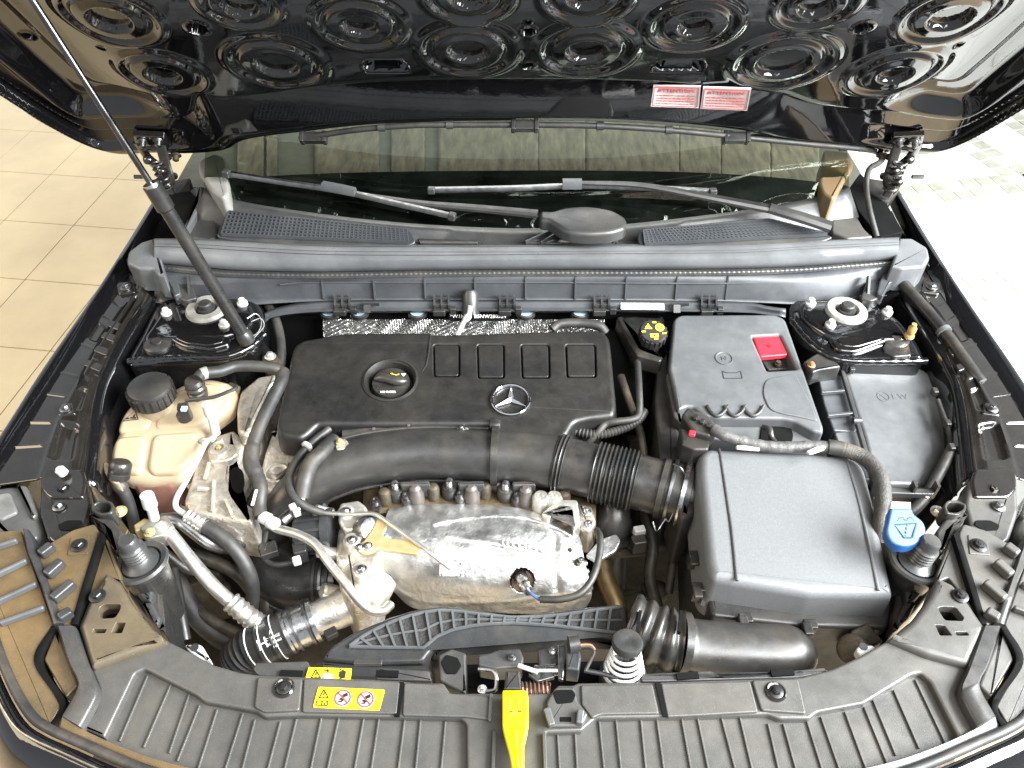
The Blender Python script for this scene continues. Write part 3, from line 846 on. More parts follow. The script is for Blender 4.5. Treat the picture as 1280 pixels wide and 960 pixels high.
def edist(x, t):
    """distance from the hood's edge, smoothed so that the pressings run in clean curves"""
    x, t = np.asarray(x, float), np.asarray(t, float)
    e = (t - np.interp(x, _gx, _gs)) / np.sqrt(1 + np.interp(x, _gx, _gd) ** 2)
    for sd in (x + .93, .97 - x, 1.0 - t):
        k = .03
        h = np.clip(.5 + .5 * (sd - e) / k, 0, 1)
        e = sd * (1 - h) + e * h - k * h * (1 - h)
    return np.clip(e, 0, .3)
# dishes: pixel centre, half width of the inner well, half width of the dish, elongation
dish_px = [(585, 47, 24, 62), (733, 47, 24, 62), (450, 14, 22, 58), (868, 14, 20, 58), (346, 64, 27, 62), (978, 62, 33, 64), (205, 78, 21, 54), (1118, 76, 20, 58), (138, 6, 26, 62), (1188, 4, 26, 62), (585, -22, 24, 58), (733, -22, 24, 58), (300, -12, 22, 52), (1020, -12, 22, 52)]
dish = []
for u, v, a, b in dish_px:
    s, t = HST(u, v, -.02)
    k = HST(u + 1, v, -.02)[0] - s
    dish.append((s, t, a * k, b * k))
for (s, t) in ((-.55, .62), (-.28, .70), (.0, .72), (.3, .70), (.58, .62)): dish.append((s, t, .04, .10))
holes_px = [(247, 26, 12, 7), (660, 31, 8, 5), (660, 74, 7, 5), (660, 20, 3.5, 2.2), (1078, 26, 11, 6), (35, 60, 8, 4), (127, 55, 4, 2.2), (1197, 54, 5, 2.6)]
hole = []
for u, v, a, b in holes_px:
    s, t = HST(u, v, -.01); k = HST(u + 1, v, -.01)[0] - s
    hole.append((s, t, a * k))
slot_px = [(482, 75, 27, 10), (849, 75, 31, 10)]
slot = []
for u, v, a, b in slot_px:
    s, t = HST(u, v, -.01); k = HST(u + 1, v, -.01)[0] - s
    slot.append((s, t, a * k, b * k * 1.6))
def ss_(a, b, x):
    k = np.clip((x - a) / (b - a), 0.0, 1.0); return k * k * (3 - 2 * k)
def hh(x, t, e):
    """relief towards the viewer (arrays or numbers)"""
    x, t, e = np.asarray(x, float), np.asarray(t, float), np.asarray(e, float)
    # turned edge, gutter, a raised box beam all round, then the dished inner panel
    h = -.003 + .006 * ss_(.0, .008, e) - .006 * ss_(.020, .028, e) + .022 * ss_(.042, .056, e) - .0285 * np.clip((e - .057) / .078, 0, 1) + .0095 * ss_(.138, .152, e)
    sf = ss_(.60, .70, np.abs(x - .02))
    h = h + sf * (-.012 * ss_(.060, .068, e) * (1 - ss_(.100, .108, e)) - .030 * ss_(.150, .185, e) + .012 * ss_(.215, .24, e))
    inner = ss_(.145, .165, e)
    h = h + inner * .0012 * np.sin(x * 9 + 1.3 * np.sin(t * 11)) * np.cos(t * 12 + .6)
    k = np.maximum(inner, .0 * e)
    for (s, tt, a, b) in dish:
        r = np.hypot(x - s, t - tt)
        h = h + k * (.0040 * ss_(b * 1.16, b * .98, r) - .0075 * ss_(b * .96, b * .80, r) + .0070 * ss_(b * .78, b * .68, r) + .0010 * ss_(b * .66, a, r) - .011 * ss_(a * 1.05, a * .93, r))
    for (s, tt, a) in hole:
        r = np.hypot(x - s, t - tt)
        h = h + .002 * ss_(a * 1.5, a * 1.15, r) - .022 * ss_(a * 1.05, a * .9, r)
    for (s, tt, a, b) in slot:
        dx, dy = np.abs(x - s) / a, (t - tt) / b
        q = np.maximum(dx + np.maximum(0, dy) * .25, np.abs(dy))
        h = h - .020 * ss_(1.06, .90, q)
    return h
hood = thing('hood', 'glossy black hood underside with round pressings, propped open over the bay', 'hood', HP(0, 0, 0))
# columns follow the outline: for every x the t-range between rear edge and front edge
rear = sorted(E0 + E + E1)
def rear_t(x):
    for (a, ta), (b, tb) in zip(rear, rear[1:]):
        if a <= x <= b: return ta + (tb - ta) * (x - a) / max(1e-9, b - a)
    return None
rs = cr([Vector((x, t, 0)) for x, t in rear], 760)
NT = 300
def front_t(x): return 1.03 - .10 * (abs(x) / .93) ** 3
verts, faces = [], []
NXC = len(rs)
xs_, ts_ = [], []
for p in rs:
    ft = front_t(p.x)
    for j in range(NT):
        k = j / (NT - 1)
        k = k * .62 if k < .86 else .5332 + (k - .86) / .14 * .4668
        xs_.append(p.x); ts_.append(p.y + (ft - p.y) * k)
XA, TA = np.array(xs_), np.array(ts_)
EA = edist(XA, TA)
HA = hh(XA, TA, EA)
PA = np.array(H0)[None, :] + np.outer(XA, (1, 0, 0)) + np.outer(TA, np.array(HT)) + np.outer(HA, np.array(HN))
verts = [Vector(p) for p in PA.tolist()]
for i in range(NXC - 1):
    for j in range(NT - 1):
        faces.append((i * NT + j, i * NT + j + 1, (i + 1) * NT + j + 1, (i + 1) * NT + j))
build('inner_panel', G().add(verts, faces), paint, hood, smooth=80, normals=False)
# outer skin with folded edge
sk = []
for off, ins in ((-.004, 0), (-.010, -.006), (-.022, -.004), (-.034, .03), (-.045, .12)):
    cx, ct = 0.02, .5
    rw = []
    for (x, t) in outline + outline[:1]:
        d = Vector((cx - x, ct - t)); d = d.normalized() * ins
        rw.append(HP(x + d.x, t + d.y, off))
    sk.append(rw)
g = G().sheet(sk)
n = len(sk[0])
g.f.append([4 * n + k for k in range(n - 1)])
build('outer_skin', g, paint, hood, smooth=50)
# rubber lip along the rear edge
lipp = [HP(x, t + .012, .006) for x, t in rs_pts] if False else None
# warning labels on the rear beam
wl_ = [[(817, 104), (876, 105), (873.5, 132), (813.5, 130)], [(879, 106), (939, 108), (934, 135), (875.5, 132.5)]]
lbl = ['red and white warning sticker on the hood beam, the left one', 'red and white warning sticker on the hood beam, the right one']
for q, lb in zip(wl_, lbl):
    C4 = []
    for u, v in q:
        s, t = HST(u, v)
        for _ in range(4):
            hb = float(hh(s, t, edist(s, t))); s, t = HST(u, v, hb)
        C4.append(HP(s, t, hb + .003))
    th = thing('warning_sticker', lb, 'sticker', C4[3], 'warning stickers on the hood')
    def bl(s, t): return C4[0].lerp(C4[1], s).lerp(C4[3].lerp(C4[2], s), t)
    def quad(s0, s1, t0, t1, lift): return [bl(s0, t0) + HN * lift, bl(s1, t0) + HN * lift, bl(s1, t1) + HN * lift, bl(s0, t1) + HN * lift]
    nrm = (C4[1] - C4[0]).cross(C4[3] - C4[0]).normalized()
    if nrm.dot(HN) < 0: nrm = -nrm
    def quad(s0, s1, t0, t1, lift): return [bl(s, t) + nrm * lift for s, t in ((s0, t0), (s1, t0), (s1, t1), (s0, t1))]
    build('paper', G().prism(quad(0, 1, 0, 1, .002), nrm * -.003), label_w, th)
    g = G()
    for (a, b, c, d) in ((.03, .97, .05, .07), (.03, .97, .93, .95), (.03, .040, .05, .95), (.960, .97, .05, .95)):
        g.prism(quad(a, b, c, d, .0026), nrm * -.0006)
    build('border', g, ink_r, th)
    xd = C4[1] - C4[0]; yd = C4[0] - C4[3]
    text('heading', 'ATTENTION!', bl(.5, .20) + nrm * .0028, xd, yd, .0105, ink_r, th)
    g = G()
    for k in range(4):
        x = .09
        while x < .88:
            w = random.uniform(.03, .10); g.prism(quad(x, min(.92, x + w), .42 + k * .13, .448 + k * .13, .0026), nrm * -.0006); x += w + .018
    build('small_print', g, ink_r, th, kind='stuff')
for (s, tt, a, b) in slot:
    c0 = HP(s, tt - b * .35, -.008)
    build('slot_tab', G().prism([HP(s - a * .62, tt - b * .95, -.006), HP(s + a * .62, tt - b * .95, -.006), HP(s + a * .55, tt - b * .1, -.010), HP(s + a * .38, tt + b * .1, -.012), HP(s - a * .38, tt + b * .1, -.012), HP(s - a * .55, tt - b * .1, -.010)], HN * -.003), paint, hood, bevel=.001)
    rim = []
    for du_, dv_ in rp([(-1.06, -1.06, .3), (1.06, -1.06, .3), (1.06, .2, .3), (.82, 1.06, .3), (-.82, 1.06, .3), (-1.06, .2, .3)], .3, 5):
        x_, t_ = s + a * du_, tt + b * dv_
        rim.append(HP(x_, t_, float(hh(s + a * (1.3 if du_ > 0 else -1.3), t_, edist(x_, t_))) - .0005))
    build('slot_rim', G().tube(rim + rim[:2], .0021, 8), paint, hood)
    build('slot_floor', G().prism([HP(s - a * .9, tt - b * .9, -.0195), HP(s + a * .9, tt - b * .9, -.0195), HP(s + a * .8, tt + b * .9, -.0195), HP(s - a * .8, tt + b * .9, -.0195)], HN * -.002), hollow, hood)
# washer hose clipped along the rear edge
hp_ = [(375, 173), (400, 169), (440, 163), (480, 159), (520, 156.5), (560, 156), (655, 156), (750, 157.5), (840, 163), (920, 171), (1010, 180), (1075, 186), (1096, 190), (1104, 197), (1098, 204), (1086, 212), (1083, 235), (1087, 262), (1096, 296)]
pp = []
for i, (u, v) in enumerate(hp_):
    if i < 12:
        s, t = HST(u, v, .02); pp.append(HP(s, t, .02))
    else:
        z = {12: .115, 13: .12, 14: .12, 15: .12, 16: .10, 17: .08, 18: .05}[i]
        pp.append(A(u, v, z))
wh = thing('washer_hose', 'thin black washer hose clipped along the rear edge of the hood', 'hose', pp[-1])
build('hose', G().tube(cr(pp, 120), .0052, 10), rubber, wh)
for u, v in ((477, 159), (562, 156), (750, 157.5), (836, 162.5), (1054, 184)):
    s, t = HST(u, v, .02); build('clip', G().tube([HP(s - .006, t, .02), HP(s + .006, t, .02)], .0075, 10), grey_d, wh)
for u, v in ((392, 171), (656, 156), (920, 171)):
    s, t = HST(u, v, .02)
    build('nozzle', G().box(HP(s, t, .022), (.034, .016, .018), (1, 0, 0), HT).box(HP(s - .02, t, .022), (.008, .02, .02), (1, 0, 0), HT).box(HP(s + .02, t, .022), (.008, .02, .02), (1, 0, 0), HT), black, wh, bevel=.002)
# hinges
for m in (0, 1):
    def q(u, v, z): return A(mu(u, m), v, z)
    def hq(u, v, hgt):
        s, t = HST(mu(u, m), v, hgt); return HP(s, t, hgt)
    g = G().prism([hq(166, 170, .015), hq(205, 172, .015), hq(214, 182, .015), (hq(206, 192, .015)), hq(170, 186, .015)], HN * -.012)
    h = build('hinge', g, paint_d, hood, bevel=.002)
    P = [hq(172, 178, .012), q(186, 198, .12), q(198, 210, .11), q(204, 226, .09), q(214, 246, .06)]
    build('link', G().tube(cr(P, 16), .009, 8, flat=.45), paint_d, h)
    P = [hq(200, 180, .012), q(207, 205, .12), q(212, 226, .09), q(205, 240, .06)]
    build('link', G().tube(cr(P, 16), .010, 8, flat=.5), black_g, h)
    for (u, v, z, r) in ((186, 200, .13, .012), (204, 214, .12, .010), (209, 196, .13, .009), (200, 228, .10, .011), (216, 220, .09, .010)):
        r *= .72; c = q(u, v, z); build('pivot', G().lathe(c, [(r, -.006), (r, .006), (r * .7, .009), (r * .4, .010)], axis=(.2 if m else -.2, -.8, .5), n=16), paint_d, h)
    for (u, v) in ((178, 176), (198, 175), (220, 193)):
        c = hq(u, v, .016); build('bolt', G().lathe(c, [(.010, 0), (.010, .003), (.006, .003), (.006, .012), (.003, .014)], axis=HN, n=12), steel_d if u < 210 else grime, h)
    build('stop_pin', G().tube([q(168, 221, .10), q(182, 221, .10)], .004, 8), black, h)
    build('base', G().prism([q(196, 232, .055), q(214, 226, .055), q(238, 222, .075), q(236, 240, .055), q(212, 256, .05)], (0, 0, -.02)), black_g, h, bevel=.002)
    build('spring', G().tube([A(mu(204, m), 222, .1) + Vector((.012 * math.cos(i * .7), .012 * math.sin(i * .7), .0012 * i - .03)) for i in range(54)], .0022, 6), black_g, h)
# prop rod
pr = thing('hood_prop', 'gas prop strut running from the left strut tower up to the hood', 'prop strut', A(306, 420, .0))
a0, a1, a2 = A(306, 421, .0), AY(190, 232, 1.02), AY(38, -4, 1.045)
build('sleeve', G().tube([a0, a0.lerp(a1, .02), a0.lerp(a1, .5), a0.lerp(a1, .86), a0.lerp(a1, .87), a1], [.010, .0105, .0105, .0105, .0135, .0135], 18), black_g, pr)
build('rod', G().tube([a1 - (a1 - a0).normalized() * .01, a1, a2 + (a2 - a1) * .25], .0047, 14), M('rod_steel', .10, .22, metal=1.0), pr)
build('collar', G().tube([a1 - (a2 - a1).normalized() * .004, a1 + (a2 - a1).normalized() * .004], .0115, 18), steel, pr)
build('print_band', G().tube([a0.lerp(a1, .44), a0.lerp(a1, .52)], .01075, 18), label_w, pr) if False else None
lp0 = a0.lerp(a1, .47)
vv_ = (CAM - lp0).normalized(); dd_ = (a1 - a0).normalized(); sv_ = dd_.cross(vv_).normalized()
build('print', G().box(lp0 + vv_ * .0103, (.028, .0035, .0006), dd_, sv_), ink_w, pr)
build('ball_joint', G().lathe(a0, [(.004, -.012), (.014, -.010), (.014, .004), (.010, .012)], axis=(a1 - a0), n=16), black, pr)
build('wire_clip', G().tube(path([(309, 398, .02), (320, 392, .02), (327, 402, .01), (322, 416, .0), (306, 424, .0)], 20), .0010, 6), steel_d, pr)
build('wire_clip', G().tube(path([(314, 402, .02), (326, 398, .02), (330, 408, .01), (318, 422, .0)], 20), .0009, 6), steel_d, pr)
# ================================================================== engine cover
EY = .10                                     # the cover falls towards the front
ez = -.035
ec = thing('engine_cover', 'black plastic engine cover with four panels and a chrome star badge', 'engine cover', A(560, 480, -.09))
outl = [(366, 432, 8), (378, 424, 6), (432, 415, 6), (537, 414, 2), (542, 417, 2), (744, 411, 5), (757, 414, 6), (763, 424, 6), (771, 508, 4), (768, 519, 6), (735, 523, 6), (718, 527, 6), (708, 545, 8), (696, 549, 6), (629, 549, 6), (618, 541, 4), (614, 530, 4), (397, 530, 4), (386, 541, 5), (375, 548, 5), (350, 544, 5), (344, 533, 6)]
pans = [(540, 574, 430, 471), (595, 630, 430, 473), (650, 687, 430, 473), (706, 745, 430, 472)]
hs = [circ(488, 475, 0, 33, 23, 32)]
pq = []
for (a, b, c, d) in pans:
    k = (a - 540) / 170 * 3
    pq.append([(a + 1 - k * .3, c), (b - k * .4 + 1, c), (b + 1, d), (a + 2, d)])
def zc(u, v): return A(u, v, ez, 0, EY)
top = [zc(u, v) for u, v in rp(outl, 4, 5)]
hh_ = [[zc(u, v) for u, v in hs[0]]] + [[zc(u, v) for u, v in rp(q, 4, 3)] for q in pq]
build('shell', G().soft(top, .042, .009, 4, hh_, hole_th=.02, flare=.004, hole_b=.0022), cover, ec, wn=True)
for q in pq:
    cx, cy = sum(p[0] for p in q) / 4, sum(p[1] for p in q) / 4
    q2 = [(cx + (u - cx) * .88, cy + (v - cy) * .91) for u, v in q]
    q3 = [(cx + (u - cx) * 1.12, cy + (v - cy) * 1.10) for u, v in q]
    slab('inset_panel', q2, ez - .0015, .012, .0015, cover, ec, r=3, sy=EY)
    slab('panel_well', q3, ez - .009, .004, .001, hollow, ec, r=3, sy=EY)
    # flared shoulder in front of each panel
    sh = [(q[0][0] - 4, q[0][1] - 3), (q[1][0] + 4, q[1][1] - 3), (q[2][0] + 6, q[2][1] + 5), (q[3][0] - 6, q[3][1] + 5)]
# raised left field of the cover
slab('raised_field', [(436, 418, 4), (534, 417, 3), (531, 440, 8), (524, 458, 10), (516, 462, 8), (452, 462, 10), (440, 470, 10), (386, 470, 20), (384, 430, 8)], ez + .001, .004, .003, cover, ec, sy=EY) if False else None
build('step', G().tube([A(u, v, ez, 0, EY) for u, v in ((538, 419), (536, 440), (533, 456), (527, 466))], [.0022, .0022, .0016, .0006], 8), cover, ec)
# funnel round the oil filler cap
c = zc(488, 475); nrm = Vector((0, -EY, 1)).normalized()
r = ppm(488, 475, ez, 33)
build('filler_funnel', G().lathe(c, [(r * 1.10, -.004), (r * 1.06, .002), (r * .99, .003), (r * .92, -.002), (r * .84, -.012), (r * .82, -.024), (0.0, -.026)], axis=nrm, n=40, caps=False), cover, ec)
oc = thing('oil_filler_cap', 'black oil filler cap with yellow oil can symbol in the engine cover', 'cap', c - nrm * .03)
cc = c - nrm * .006
build('cap', G().lathe(cc, [(r * .74, -.02), (r * .74, -.002), (r * .70, .001), (0, .0015)], axis=nrm, n=36), black_g, oc)
pts = []
for k in range(13):
    t = -1 + k / 6
    pts.append(cc + Vector((t * r * .62, -.004 * math.sin(t * 2.6), .006 + .0015 * math.cos(t * 2))))
build('grip', G().tube(pts, [.003 + .006 * (1 - abs(-1 + k / 6) ** 4) for k in range(13)], 10, flat=.9), black_g, oc)
up = Vector((0, 1, EY))
text('symbol', 'OIL', cc + up * .012 + nrm * .0024 + Vector((-.016, 0, 0)), (1, 0, 0), up, .008, ink_w, oc)
g = G(); sc = cc + up * .013 + nrm * .0024
g.box(sc, (.011, .005, .0006), (1, 0, 0), up); g.bar(sc + Vector((.005, 0, 0)), sc + Vector((.013, 0, 0)) + up * .003, .0016, .0006); g.box(sc + up * .0038, (.004, .002, .0006), (1, 0, 0), up); g.bar(sc + Vector((-.005, 0, 0)), sc + Vector((-.009, 0, 0)) + up * .003, .0014, .0006)
build('oil_can_symbol', g, ink_y, oc)
text('small_print', 'NO DIESEL', cc - up * .0225 + nrm * .0024 + Vector((-.002, 0, 0)), (1, 0, 0), up, .0055, ink_w, oc)
build('warning_symbol', G().prism([sc + Vector((.016, 0, 0)) + up * .004, sc + Vector((.024, 0, 0)) + up * .004, sc + Vector((.020, 0, 0)) - up * .002], nrm * -.0005), ink_w, oc)
# star badge
bc = zc(638.5, 501) + nrm * .0015
r = ppm(638, 501, ez, 25.5)
badge = build('star_badge', G().lathe(bc, [(r * .9, 0), (r * .98, .002), (r, .0035), (r * .96, .005), (r * .90, .005), (r * .86, .0035), (r * .87, 0)], axis=nrm, n=48, closed=True), chrome, ec)
tag(badge, 'chrome ring badge with three-pointed star')
g = G()
for k in range(3):
    a = R(90 + 120 * k)
    dirv = Vector((1, 0, 0)) * math.cos(a) + up * math.sin(a)
    sd = Vector((1, 0, 0)) * math.cos(a + R(90)) + up * math.sin(a + R(90))
    tip = bc + dirv * (r * .90) + nrm * .003
    b0, b1 = bc + (dirv * math.cos(R(60)) + sd * math.sin(R(60))) * (r * .17), bc + (dirv * math.cos(R(60)) - sd * math.sin(R(60))) * (r * .17)
    ctr = bc + nrm * .0075
    g.add([ctr, b0 + nrm * .003, tip, b1 + nrm * .003], [(0, 1, 2), (0, 2, 3)])
    g.add([b0 + nrm * .003, b0, tip - nrm * .003, tip], [(0, 1, 2, 3)])
    g.add([b1 + nrm * .003, b1, tip - nrm * .003, tip], [(0, 3, 2, 1)])
build('star', g, chrome, badge, smooth=5)
# embossed foil mat behind the engine
rows_ = []
NX, NY = 420, 44
for j in range(NY):
    rr = []
    for i in range(NX):
        s, t = i / (NX - 1), j / (NY - 1)
        u = 404 + (756 - 404) * s
        vt = 390 if s > .10 else 400 - 10 * s / .10
        v = vt + (422 - vt) * t
        p = A(u, v, -.062 - .04 * t)
        k = (abs(((u + v * .9) % 34) - 17) + v * 1.0)
        p.z += .0022 * (math.sin(k * 2.1) * (1 if (int((u - 400) / 70)) % 2 else math.cos((u - v) * 1.5)))
        rr.append(p)
    rows_.append(rr)
fm = build('heat_mat', G().sheet(rows_), foil, None, smooth=80, solid=.004)
tag(fm, 'silver embossed foil heat mat between engine cover and cowl', 'heat mat')
# white sensor lead with its grey boot at the cowl
sl = thing('sensor_lead', 'white lead with grey boot hanging from the cowl in front of the foil mat', 'cable', A(580, 416, -.06))
c = A(588, 376, .0)
build('boot', G().lathe(A(588, 368, .004), [(.0, .010), (.010, .008), (.014, .0), (.015, -.022), (.016, -.034)], axis=(0, .55, 1), n=20), grey_d, sl)
build('lead', G().tube(path([(588, 382, -.004), (586, 394, -.02), (580, 402, -.03), (572, 418, -.05)], 16), [.0045 + .002 * (i in (5, 6, 7)) for i in range(16)], 10), white_m, sl)

# ================================================================== engine block region below the cover (background)
blk = thing('engine_block', 'grimy engine block and gearbox seen between the parts deep in the bay', 'engine', A(560, 620, -.5))
build('block', G().box(A(560, 560, -.30), (.56, .22, .34)), grime, blk, bevel=.01)
build('head', G().box(A(575, 600, -.175), (.36, .10, .08)), grime, blk, bevel=.01)
build('sump', G().box(A(520, 760, -.46), (.50, .30, .10)), grime, blk, bevel=.02)
build('gearbox', G().box(A(810, 640, -.40), (.22, .26, .20)), grime, blk, bevel=.03)

# row of coils and studs between the intake pipe and the heat shield
hd = thing('cylinder_head', 'brass brown cylinder head edge with studs and coil plugs under the intake pipe', 'cylinder head', A(600, 625, -.17))
g = G().sheet([[A(455, 612, -.13), A(560, 600, -.13), A(680, 605, -.13), A(745, 628, -.13)], [A(455, 640, -.135), A(560, 634, -.135), A(680, 642, -.135), A(745, 662, -.135)], [A(455, 650, -.20), A(560, 650, -.20), A(680, 660, -.20), A(745, 680, -.20)]], 30)
build('head_rail', g, M('bronze_casting', (.13, .095, .05), .5, metal=.6, var=.4, vs_=50, bump=.4, bs=200), hd, solid=.01)
for i, (u, v, k) in enumerate(((480, 614, 2), (494, 608, 0), (507, 616, 1), (519, 612, 3), (541, 608, 2), (562, 605, 0), (575, 614, 1), (589, 612, 3), (606, 606, 2), (632, 608, 0), (646, 616, 1), (657, 614, 3), (676, 620, 4), (693, 620, 4), (468, 622, 1), (706, 616, 2))):
    c = A(u, v, -.10)
    r = ppm(u, v, -.1, 9)
    if k == 0:
        build('stud', G().lathe(c, [(r * 1.25, -.03), (r * 1.25, -.008), (r * 1.0, -.004)], n=18), black_g, hd)
        build('stud_nut', G().lathe(c, [(r * .62, -.006), (r * .62, .004), (r * .45, .010), (0, .011)], n=12), steel, hd)
    elif k == 1:
        build('bolt', G().lathe(c, [(r * .8, -.03), (r * .8, -.012), (r * .5, -.012), (r * .5, -.004), (r * .25, -.004), (r * .25, -.006)], n=12), steel_d, hd)
    elif k == 2:
        build('stud', G().lathe(c, [(r * .95, -.04), (r * .9, -.006), (r * .7, .0), (r * .4, .002)], n=16), grime, hd)
    elif k == 3:
        build('coil', G().lathe(c, [(r * 1.2, -.045), (r * 1.15, -.008), (r * .9, -.004), (r * .8, .006), (r * .4, .010)], n=18), M('coil_plastic', (.06, .05, .045), .45) if 'coil_plastic' not in MATS else MATS['coil_plastic'], hd)
    else:
        build('collar', G().lathe(c, [(r * 1.3, -.05), (r * 1.25, -.004), (r * .9, .001), (r * .5, .001), (r * .45, -.01)], n=18), alu_c, hd)
for (a, b) in ((500, 536), (572, 604), (640, 668)):
    slab('coil_connector', [(a, 601), (b, 600), (b + 2, 606), (a + 1, 607)], -.09, .03, .003, grey_d, hd, r=2)
g = G()
# ================================================================== intake pipe
ip = thing('intake_pipe', 'thick black moulded intake pipe curving in front of the engine cover', 'pipe', A(560, 570, -.14))
def rpx(u, v, z, px): return ppm(u, v, z, px)
cl = [(338, 662, -.16, 27), (362, 628, -.125, 30), (398, 597, -.10, 33), (450, 577, -.088, 34), (520, 568, -.085, 34), (570, 568, -.085, 34), (612, 570, -.085, 35)]
P = cr([A(u, v, z) for u, v, z, _ in cl], 60)
rs_i = [v.x for v in cr([Vector((rpx(u, v, z, p) * .93, i * .02, 0)) for i, (u, v, z, p) in enumerate(cl)], 60)]
build('main_duct', G().tube(P, rs_i, 28, flat=1.0), black, ip)
# mould flanges, drawn as a thin fin along each side
for side in (1, -1):
    f0, f1 = [], []
    for i, p in enumerate(P):
        t = (P[min(i + 1, 59)] - P[max(i - 1, 0)]).normalized()
        view = (p - CAM).normalized()
        n = t.cross(view).normalized() * side
        f0.append(p + n * rs_i[i] * .97); f1.append(p + n * (rs_i[i] + .0055))
    g = G()
    rws = [f0[6:], f1[6:]]
    g.sheet(rws)
    build('mould_flange', g, black_g, ip, solid=.003)
    for i in (14, 32, 40):
        build('weld_pip', G().box(f1[i], (.004, .005, .006)), grey, ip)
P2 = cr([A(612, 570, -.085), A(650, 572, -.085), A(700, 579, -.085)], 20)
build('rear_duct', G().tube(P2, [rpx(612, 570, -.085, 33)] * 10 + [rpx(612, 570, -.085, 33) + .0002 * i for i in range(10)], 28), black, ip)
ta = (P2[0] - P[-4]).normalized()
build('joint_band', G().lathe(A(619, 569, -.085), [(rpx(619, 569, -.08, 36), -.006), (rpx(619, 569, -.08, 39), -.005), (rpx(619, 569, -.08, 39), .005), (rpx(619, 569, -.08, 36), .006)], axis=P2[3] - P2[0], n=32), black_g, ip)
# ears of the joint band
for (u, v) in ((619, 532), (620, 606)):
    build('band_ear', G().lathe(A(u, v, -.05 if v < 570 else -.115), [(.010, -.008), (.012, .0), (.010, .008), (.004, .009)], axis=P2[3] - P2[0], n=16), black_g, ip)
# bellows hose to the air box
ih = thing('intake_hose', 'black ribbed bellows hose joining the intake pipe to the air box', 'hose', A(770, 600, -.14))
cl = [(695, 578, -.085), (745, 590, -.085), (800, 603, -.085), (850, 616, -.085), (885, 624, -.09)]
PH = cr([A(*p) for p in cl], 240)
base = rpx(700, 578, -.085, 34)
rad = []
for i, p in enumerate(PH):
    x = i / 239
    u = 695 + x * 190
    rr = base * .98
    if 688 < u < 707: rr = base * (1.06 + .05 * math.sin((u - 688) * 1.35))
    elif u < 744: rr = base * 1.0
    elif u < 796: rr = base * (1.08 + .055 * math.sin((u - 744) * 2 * math.pi / 5.2))
    elif u < 826: rr = base * 1.0
    elif u < 833: rr = base * 1.10
    elif u < 850: rr = base * 1.04
    elif u < 858: rr = base * 1.12
    rad.append(rr)
build('bellows', G().tube(PH, rad, 32), black_g, ih)
axh = (PH[190] - PH[170])
cA, cB = PH[181], PH[200]
build('clamp', G().lathe(cA, [(base * 1.13, -.003), (base * 1.16, -.002), (base * 1.16, .002), (base * 1.13, .003)], axis=axh, n=40), steel_d, ih)
build('clamp', G().lathe(cB, [(base * 1.14, -.004), (base * 1.19, -.003), (base * 1.19, .003), (base * 1.14, .004)], axis=axh, n=40), steel, ih)
build('clamp_wire', G().tube(path([(842, 580, -.03), (852, 586, -.03), (857, 602, -.05), (852, 620, -.06), (842, 640, -.08), (836, 652, -.09), (832, 648, -.09)], 30), .0012, 6), steel_d, ih)
build('clamp_wire', G().tube(path([(816, 652, -.09), (820, 664, -.10), (824, 660, -.10), (832, 648, -.09)], 16), .0012, 6), steel_d, ih)
# rubber lines behind: two curved vacuum pipes by the cover's right edge
vp = thing('vacuum_pipe', 'slim black pipe bending round the right front corner of the engine cover', 'pipe', A(790, 520, -.1))
build('pipe', G().tube(path([(797, 452, -.05), (799, 490, -.05), (799, 516, -.06), (792, 524, -.06), (770, 527, -.06), (757, 530, -.065), (748, 540, -.07), (733, 556, -.09)], 50), .0058, 10), rubber, vp)
vq = thing('corrugated_pipe', 'corrugated black pipe passing under the engine cover corner', 'pipe', A(760, 540, -.1))
pq_ = path([(700, 530, -.075), (725, 540, -.075), (750, 543, -.075), (775, 537, -.075), (795, 527, -.075), (806, 514, -.08)], 90)
build('pipe', G().tube(pq_, [.0075 + .0012 * math.sin(i * 2.1) for i in range(90)], 10), rubber, vq)
vb = hose('fuel_line', [(690, 412, -.04), (700, 405, -.035), (725, 404, -.035), (748, 407, -.035), (757, 416, -.045)], .0085, rubber, None)
tag(vb, 'short bent black hose over the foil mat at the cover corner', 'hose')

# ================================================================== turbo heat shield
hs_ = thing('heat_shield', 'crumpled silver aluminium heat shield over the turbocharger', 'heat shield', A(600, 740, -.3))
def hsrow(pts, z): return [A(u, v, zz) for (u, v, zz) in pts]
rws = [
    [(486, 636, -.150), (520, 633, -.150), (580, 632, -.150), (640, 636, -.150), (690, 648, -.150), (716, 660, -.155)],
    [(486, 637, -.128), (520, 633, -.124), (580, 632, -.122), (640, 636, -.122), (690, 649, -.125), (720, 664, -.135)],
    [(482, 650, -.118), (520, 648, -.112), (580, 648, -.110), (640, 650, -.110), (690, 660, -.115), (724, 672, -.130)],
    [(478, 668, -.118), (520, 668, -.110), (580, 668, -.108), (640, 664, -.106), (692, 672, -.112), (727, 682, -.128)],
    [(468, 690, -.130), (520, 688, -.118), (580, 686, -.112), (640, 684, -.110), (694, 690, -.116), (730, 700, -.132)],
    [(463, 702, -.145), (520, 706, -.132), (580, 706, -.124), (640, 706, -.120), (698, 712, -.126), (734, 716, -.140)],
    [(470, 716, -.170), (520, 726, -.158), (580, 730, -.146), (640, 732, -.142), (700, 734, -.146), (739, 734, -.160)],
    [(482, 728, -.195), (520, 744, -.190), (580, 748, -.180), (640, 752, -.174), (700, 752, -.176), (738, 748, -.188)],
    [(492, 738, -.225), (520, 760, -.225), (580, 762, -.215), (640, 766, -.210), (700, 766, -.210), (732, 758, -.218)]]
NXH, NYH = 170, 110
cols = [cr([A(*p) for p in r_], NXH) for r_ in rws]
grid = []
for i in range(NXH):
    grid.append(cr([c_[i] for c_ in cols], NYH))
